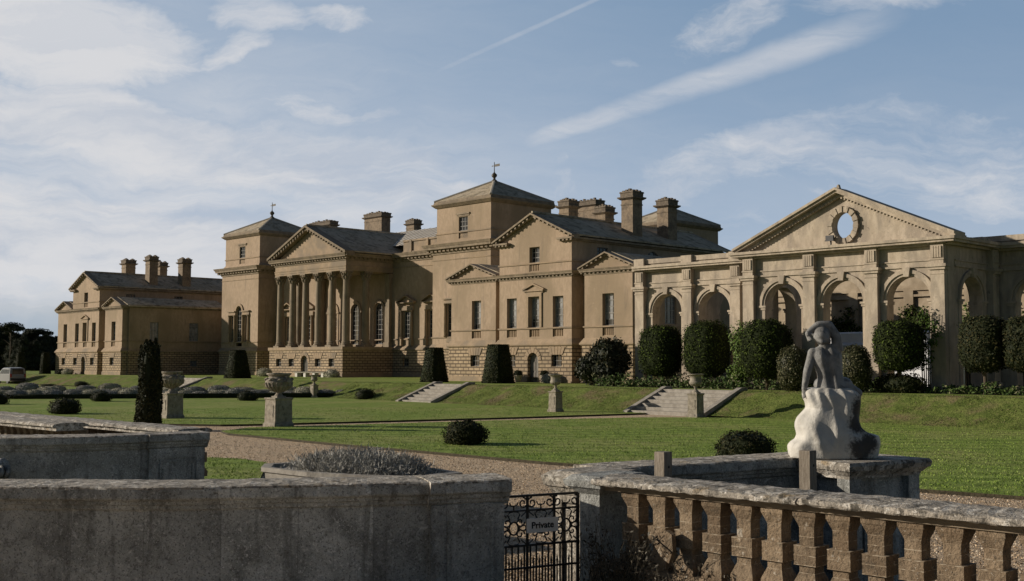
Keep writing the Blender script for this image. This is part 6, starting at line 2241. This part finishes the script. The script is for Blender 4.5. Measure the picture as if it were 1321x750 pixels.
mb.frus(-8.42, -8.14, 8.80, 9.36, .0, .25, .10, .33)
mb.frus(-8.42, -8.14, 8.80, 9.36, .11, .33, .13, .40)
mb.frus(-8.42, -8.14, 8.80, 9.36, .12, .40, .06, .447)
mb.build('end_pier', M['grey'], t, t.location)
PB = ((.118, .313), (.118, .262), (.112, .252), (.080, .172), (.076, .16), (.076, .0), (.112, -.002), (.112, -.165), (.077, -.167), (.077, -.235), (.085, -.25), (.116, -.325), (.122, -.34), (.122, -.42))
mb = MB()
rings = [[(sx * h, sy * h, z) for sx, sy in ((-1, -1), (1, -1), (1, 1), (-1, 1))] for h, z in PB]
mb.loft(rings, 0)
for z, h in ((.165, .077), (.08, .077), (.0, .113), (-.082, .113), (-.166, .113), (-.24, .08)):
    mb.frus(-h, h, -h, h, .0008, z - .003, .0008, z + .003, 1)
b0 = mb.build('baluster', [M['sand'], M['mortar']], t)
bl = t.location
for i in range(27):
    x = -7.72 + .339 * i
    o = b0 if i == 0 else b0.copy()
    if i:
        COL.objects.link(o)
        o.parent = t
    o.location = (x - bl.x, 8.92 - bl.y, -bl.z + .0)
    o.rotation_euler = (0, 0, R(random.uniform(-2.2, 2.2)))

# ---- balustrades beyond the second wall
pf = [(o, z) for o, z in railp]
for lab, y, xa_, xb_, zo in (('farther lichened balustrade rail beyond the second grey wall', 9.55, -38.0, -18.75, .02), ('weathered balustrade just behind the second grey wall, its baluster heads showing', 8.28, -38.0, -20.9, .085)):
    t = thing('balustrade', lab, 'balustrade', (-28, y + .3, -1.2))
    mb = MB()
    sweep(mb, [(xa_, y), (-34, y + .01), (-30, y), (-26, y + .01), (-22, y), (xb_, y)], [(o, z + zo) for o, z in pf], 0, .008, .16, seed=int(y * 10))
    mb.build('coping', M['greycap'], t, t.location)
    mb = MB()
    mb.box(xa_, xb_, y + .06, y + .55, .312 + zo, .371 + zo)
    mb.box(xa_, xb_, y + .1, y + .5, -1.7, -.42)
    mb.build('plinth', M['greycap'], t, t.location)
    for i in range(int((xb_ - xa_) / .34)):
        o = b0.copy()
        COL.objects.link(o)
        o.parent = t
        o.location = (xa_ + .2 + .34 * i + 28, .30 - .3 + .28, 1.2 + zo)

# ---- timber posts behind the rail
for lab, x, y, zt in (('square weathered timber post behind the rail, on the gate side', -7.80, 9.42, .675), ('square weathered timber post close in front of the statue pier', -6.84, 10.68, .672)):
    t = thing('timber_post', lab, 'post', (x, y, -1.4), 'square timber posts behind the rail')
    mb = MB()
    mb.box(-.066, .066, -.066, .066, -.1, zt + 1.4)
    mb.frus(-.066, .066, -.066, .066, .0, zt + 1.4, -.004, zt + 1.408)
    mb.build('post', M['wood'], t)
    mb = MB()
    ring = lambda x_: [(x_, .012 + .014 * math.cos(q * .785), zt + 1.4 - .15 + .014 * math.sin(q * .785)) for q in range(8)]
    mb.loft([ring(.060), ring(.0675)])
    mb.build('bolt_hole', M['ink'], t)

# ---- iron gate
GA, GB = Vector((-8.845, 8.03, 0)), Vector((-8.565, 8.94, 0))
gd = (GB - GA).normalized()
gn = Vector((gd.y, -gd.x, 0))
GL = (GB - GA).length
gate = thing('iron_gate', 'narrow black wrought iron gate with scrollwork between two stone piers', 'gate', (*GA.xy, -.95))
GO = gate.location


def gp(u, z, o=0.0):
    p = GA + gd * u + gn * o
    return (p.x, p.y, z)


def gbar(mb, u0, z0, u1, z1, w_=.012, th=.010):
    d = Vector((u1 - u0, z1 - z0)).normalized()
    n_ = Vector((-d.y, d.x)) * w_
    q = []
    for o in (-th, th):
        q += [gp(u0 - n_.x, z0 - n_.y, o), gp(u1 - n_.x, z1 - n_.y, o), gp(u1 + n_.x, z1 + n_.y, o), gp(u0 + n_.x, z0 + n_.y, o)]
    mb.add(q, [(0, 1, 2, 3), (7, 6, 5, 4), (0, 4, 5, 1), (1, 5, 6, 2), (2, 6, 7, 3), (3, 7, 4, 0)])


Z1, Z2, Z3, Z4, ZB = .235, .085, -.275, -.505, -.90
u = [0.02, .335, .65, GL - .02]
mb = MB()
for z, w_ in ((Z1, .012), (Z2, .009), (Z3, .011), (Z4, .010), (ZB, .014)):
    gbar(mb, 0, z, GL, z, w_, .012)
for k_, q in enumerate(u):
    gbar(mb, q, ZB - .03, q, Z1 + .01, .015 if k_ in (0, 3) else .0105, .014)
mb.build('frame', M['iron'], gate, GO)
mb = MB()
for i in range(12):
    a = u[0] + (u[3] - u[0]) * (i + 1) / 13
    if min(abs(a - q) for q in u) > .02:
        gbar(mb, a, ZB, a, Z3, .0075, .0075)
    b_ = u[0] + (u[3] - u[0]) * (i + .5) / 13
    gbar(mb, b_, ZB, b_, Z4 + .05, .006, .006)
    mb.add([gp(b_ - .014, Z4 + .05, 0), gp(b_, Z4 + .05, .012), gp(b_ + .014, Z4 + .05, 0), gp(b_, Z4 + .05, -.012), gp(b_, Z4 + .13, 0), gp(b_, Z4 + .02, 0)],
           [(0, 1, 4), (1, 2, 4), (2, 3, 4), (3, 0, 4), (1, 0, 5), (2, 1, 5), (3, 2, 5), (0, 3, 5)])
mb.build('railing_bars', M['iron'], gate, GO)
mb = MB()


def spiral(cu, cz, r_, turns, a0, sg=1, tr=.008, flat=1.0):
    pts = []
    for i in range(int(22 * turns) + 1):
        a = a0 + sg * 2 * math.pi * i / 22
        rr = r_ * (1 - .78 * i / (22 * turns))
        pts.append(gp(cu + rr * math.cos(a), cz + rr * math.sin(a) * flat))
    mb.tube(pts, tr, 6)


def ringy(cu, cz, ru, rz, tr=.0085, n=26):
    mb.tube([gp(cu + ru * math.cos(2 * math.pi * i / n), cz + rz * math.sin(2 * math.pi * i / n)) for i in range(n + 1)], tr, 6)


mz = (Z2 + Z3) / 2
for a, b in zip(u, u[1:]):
    c = (a + b) / 2
    ringy(c, mz, .052, .066, .010)
    for sg in (-1, 1):
        spiral(c + sg * .075, mz + .062, .052, 1.15, math.pi * (0 if sg > 0 else 1), -sg)
        spiral(c + sg * .075, mz - .062, .052, 1.15, math.pi * (0 if sg > 0 else 1), sg)
        mb.tube([gp(c + sg * .045, mz + .09), gp(c + sg * .07, mz + .14), gp(c + sg * .05, mz + .165), gp(c, mz + .174)], .008, 6)
        mb.tube([gp(c + sg * .045, mz - .09), gp(c + sg * .07, mz - .14), gp(c + sg * .05, mz - .165), gp(c, mz - .174)], .008, 6)
        mb.tube([gp(c + sg * .06, mz), gp(c + sg * .10, mz + .03), gp(c + sg * .135, mz + .02), gp(c + sg * .142, mz), gp(c + sg * .135, mz - .02), gp(c + sg * .10, mz - .03), gp(c + sg * .06, mz)], .008, 6)
        for s2 in (-1, 1):
            gbar(mb, c + sg * .085, mz + s2 * .12, c + sg * .15, mz + s2 * .172, .0055, .005)
    tz = (Z1 + Z2) / 2
    for sg in (-1, 1):
        spiral(c + sg * .105, tz + .0, .058, 1.35, math.pi * (.5), -sg, .0085)
        mb.tube([gp(c + sg * .05, tz + .01), gp(c + sg * .035, tz - .02), gp(c, tz - .025)], .0075, 5)
    gbar(mb, c, Z2, c, tz - .02, .006, .006)
mb.build('scrollwork', M['iron'], gate, GO)
mb = MB()
cu = .50
pl = [(-.185, -.145), (.185, -.145), (.185, .0), (-.185, .0)]
q = []
for o in (.020, .027):
    q += [gp(cu + x, -.0 + z, o) for x, z in ((-.185, -.148), (.178, -.148), (.185, -.14), (.185, -.008), (.178, 0.0), (-.178, 0.0), (-.185, -.008), (-.185, -.14))]
mb.add(q, [tuple(range(8)), tuple(range(15, 7, -1))] + [(i, (i + 1) % 8, 8 + (i + 1) % 8, 8 + i) for i in range(8)])
plate = mb.build('sign_plate', M['sign'], gate, GO)
fc = bpy.data.curves.new('lettering', 'FONT')
fc.body = 'Private'
fc.size = .094
fc.align_x = 'CENTER'
fc.align_y = 'CENTER'
fc.extrude = .0012
fc.offset = .0022
tmp = bpy.data.objects.new('tmp', fc)
COL.objects.link(tmp)
dg = bpy.context.evaluated_depsgraph_get()
lm = bpy.data.meshes.new_from_object(tmp.evaluated_get(dg))
bpy.data.objects.remove(tmp)
lm.name = 'lettering'
lm.materials.clear()
lm.materials.append(M['ink'])
let = bpy.data.objects.new('lettering', lm)
COL.objects.link(let)
let.parent = plate
c = Vector(gp(cu, -.075, .0295)) - Vector(GO)
rot = Matrix((gd, Vector((0, 0, 1)), gn)).transposed()
let.matrix_local = Matrix.Translation(c) @ rot.to_4x4()

# ---- raised bed of lavender beyond the nearest wall
t = thing('raised_bed', 'low stone edged bed between the nearest wall and the gravel', 'planter', (-19.9, 14.1, -1.35))
out_ = [(-22.3, 13.45), (-21.6, 12.95), (-20.0, 13.0), (-18.6, 13.4), (-17.6, 14.05), (-17.8, 15.1), (-19.4, 15.4), (-21.1, 15.0), (-22.2, 14.25)]
cx_, cy_ = -19.9, 14.1


def off_(k_, z):
    return [(cx_ + (x - cx_) * k_, cy_ + (y - cy_) * k_, z) for x, y in out_]


mb = MB()
mb.loft([off_(.96, -1.5), off_(.985, -.70), off_(1.03, -.67), off_(1.03, -.58), off_(.92, -.575), off_(.90, -.66), off_(.6, -.64)])
mb.build('stone_edge', M['step'], t, t.location)
t = thing('lavender_bush', 'silvery spiky lavender bush filling the stone edged bed', 'lavender', (-19.85, 14.2, -.66), None, R(17))
n = 7500
d = sph(n)
d[:, 2] = np.abs(d[:, 2])
lum = 1 + .06 * np.sin(d[:, 0] * 9) * np.sin(d[:, 1] * 8) + RNG.normal(0, .05, n)
P = d * np.array([1.75, .78, .46]) * (lum * RNG.uniform(.75, 1.05, n))[:, None]
upv = d * np.array([.5, .5, .4]) + np.array([0, 0, .75])
V, F, I = leaf_quads(P, RNG.normal(0, 1, (n, 3)), .055, .4, .16, (.3, .4, .3), up=upv)
hv = hull(1.45, .62, .34, 2, .95, 0)
m_ = 420
d2 = sph(m_)
d2[:, 2] = np.abs(d2[:, 2]) * .7 + .3
P2 = d2 * np.array([1.6, .7, .50]) * RNG.uniform(.9, 1.12, (m_, 1))
V2, F2, I2 = leaf_quads(P2, RNG.normal(0, 1, (m_, 3)), .10, .5, .07, (.6, .3, .1), up=d2 * .4 + np.array([0, 0, .8]))
leafpart('foliage', [hv, (V, F, I), (V2, F2, I2)], L_silver, t)

# ---- rough growth and a broken slab at the foot of the balustrade
mb = MB()
mb.poly([(-9.6, 6.62, -.78), (2.0, 6.62, -.78), (2.0, 8.72, -.76), (-8.4, 8.72, -.76)])
tag(mb.build('border_soil', M['soil']), kind='structure')


def weeds(label, loc, w_, h, ns, leaf, mats, seed):
    rr = random.Random(seed)
    t = thing('weed_clump', label, 'weeds', loc, 'wild growth at the foot of the balustrade')
    mb = MB()
    P, U_ = [], []
    for i in range(ns):
        x0, y0 = rr.uniform(-w_, w_) * .6, rr.uniform(-.12, .12)
        a, hh = rr.uniform(-.7, .7), h * rr.uniform(.45, 1.05)
        p0 = Vector((x0, y0, -.05))
        p1 = Vector((x0 + a * hh * .25, y0 - rr.uniform(0, .08), hh * .5))
        p2 = Vector((x0 + a * hh * .75, y0 - rr.uniform(-.05, .15), hh))
        mb.tube([p0, p1, p2], [.0045, .0035, .0018], 4)
        for k_ in range(12):
            f = rr.uniform(.15, 1)
            p = p0.lerp(p1, f * 2) if f < .5 else p1.lerp(p2, f * 2 - 1)
            P.append(tuple(p + Vector((rr.uniform(-.03, .03), rr.uniform(-.03, .03), rr.uniform(-.02, .03)))))
    mb.build('stem', L_dead[1], t)
    P = np.array(P)
    V, F, I = leaf_quads(P, RNG.normal(0, 1, P.shape), leaf, .6, .38, (.5, .35, .15))
    fast_mesh('foliage', V, F, mats, I, t)


weeds('dark tangle of dry weeds between the gate pier and the first balusters', (-7.75, 8.60, -.76), .55, .80, 85, .024, L_dead, 5)
weeds('low dry weeds before the third and fourth balusters', (-6.95, 8.60, -.76), .35, .55, 26, .022, L_dead, 6)
weeds('sparse dry stalks under the middle of the nearest balustrade', (-6.1, 8.60, -.76), .35, .46, 16, .02, L_dead, 7)
weeds('sparse green weeds low under the far right of the nearest balustrade', (-4.4, 8.58, -.76), .5, .34, 14, .022, L_bed, 8)
t = thing('stone_slab', 'broken yellowish stone slab leaning on the second lit baluster', 'stone slab', (-7.18, 8.70, -.2))
mb = MB()
mb.loft([[(-.11, -.03, .16), (.02, -.02, .20), (.10, -.03, .17), (.12, -.04, .02), (.08, -.05, -.10), (.0, -.06, -.06), (-.10, -.05, .05)],
         [(-.11, .03, .165), (.02, .03, .205), (.10, .03, .175), (.12, .02, .025), (.08, .01, -.095), (.0, .0, -.055), (-.10, .01, .055)]])
mb.tube([(-.10, -.055, .11), (.0, -.06, .06), (.11, -.06, .0)], .012, 5)
mb.build('slab', M['sand'], t)
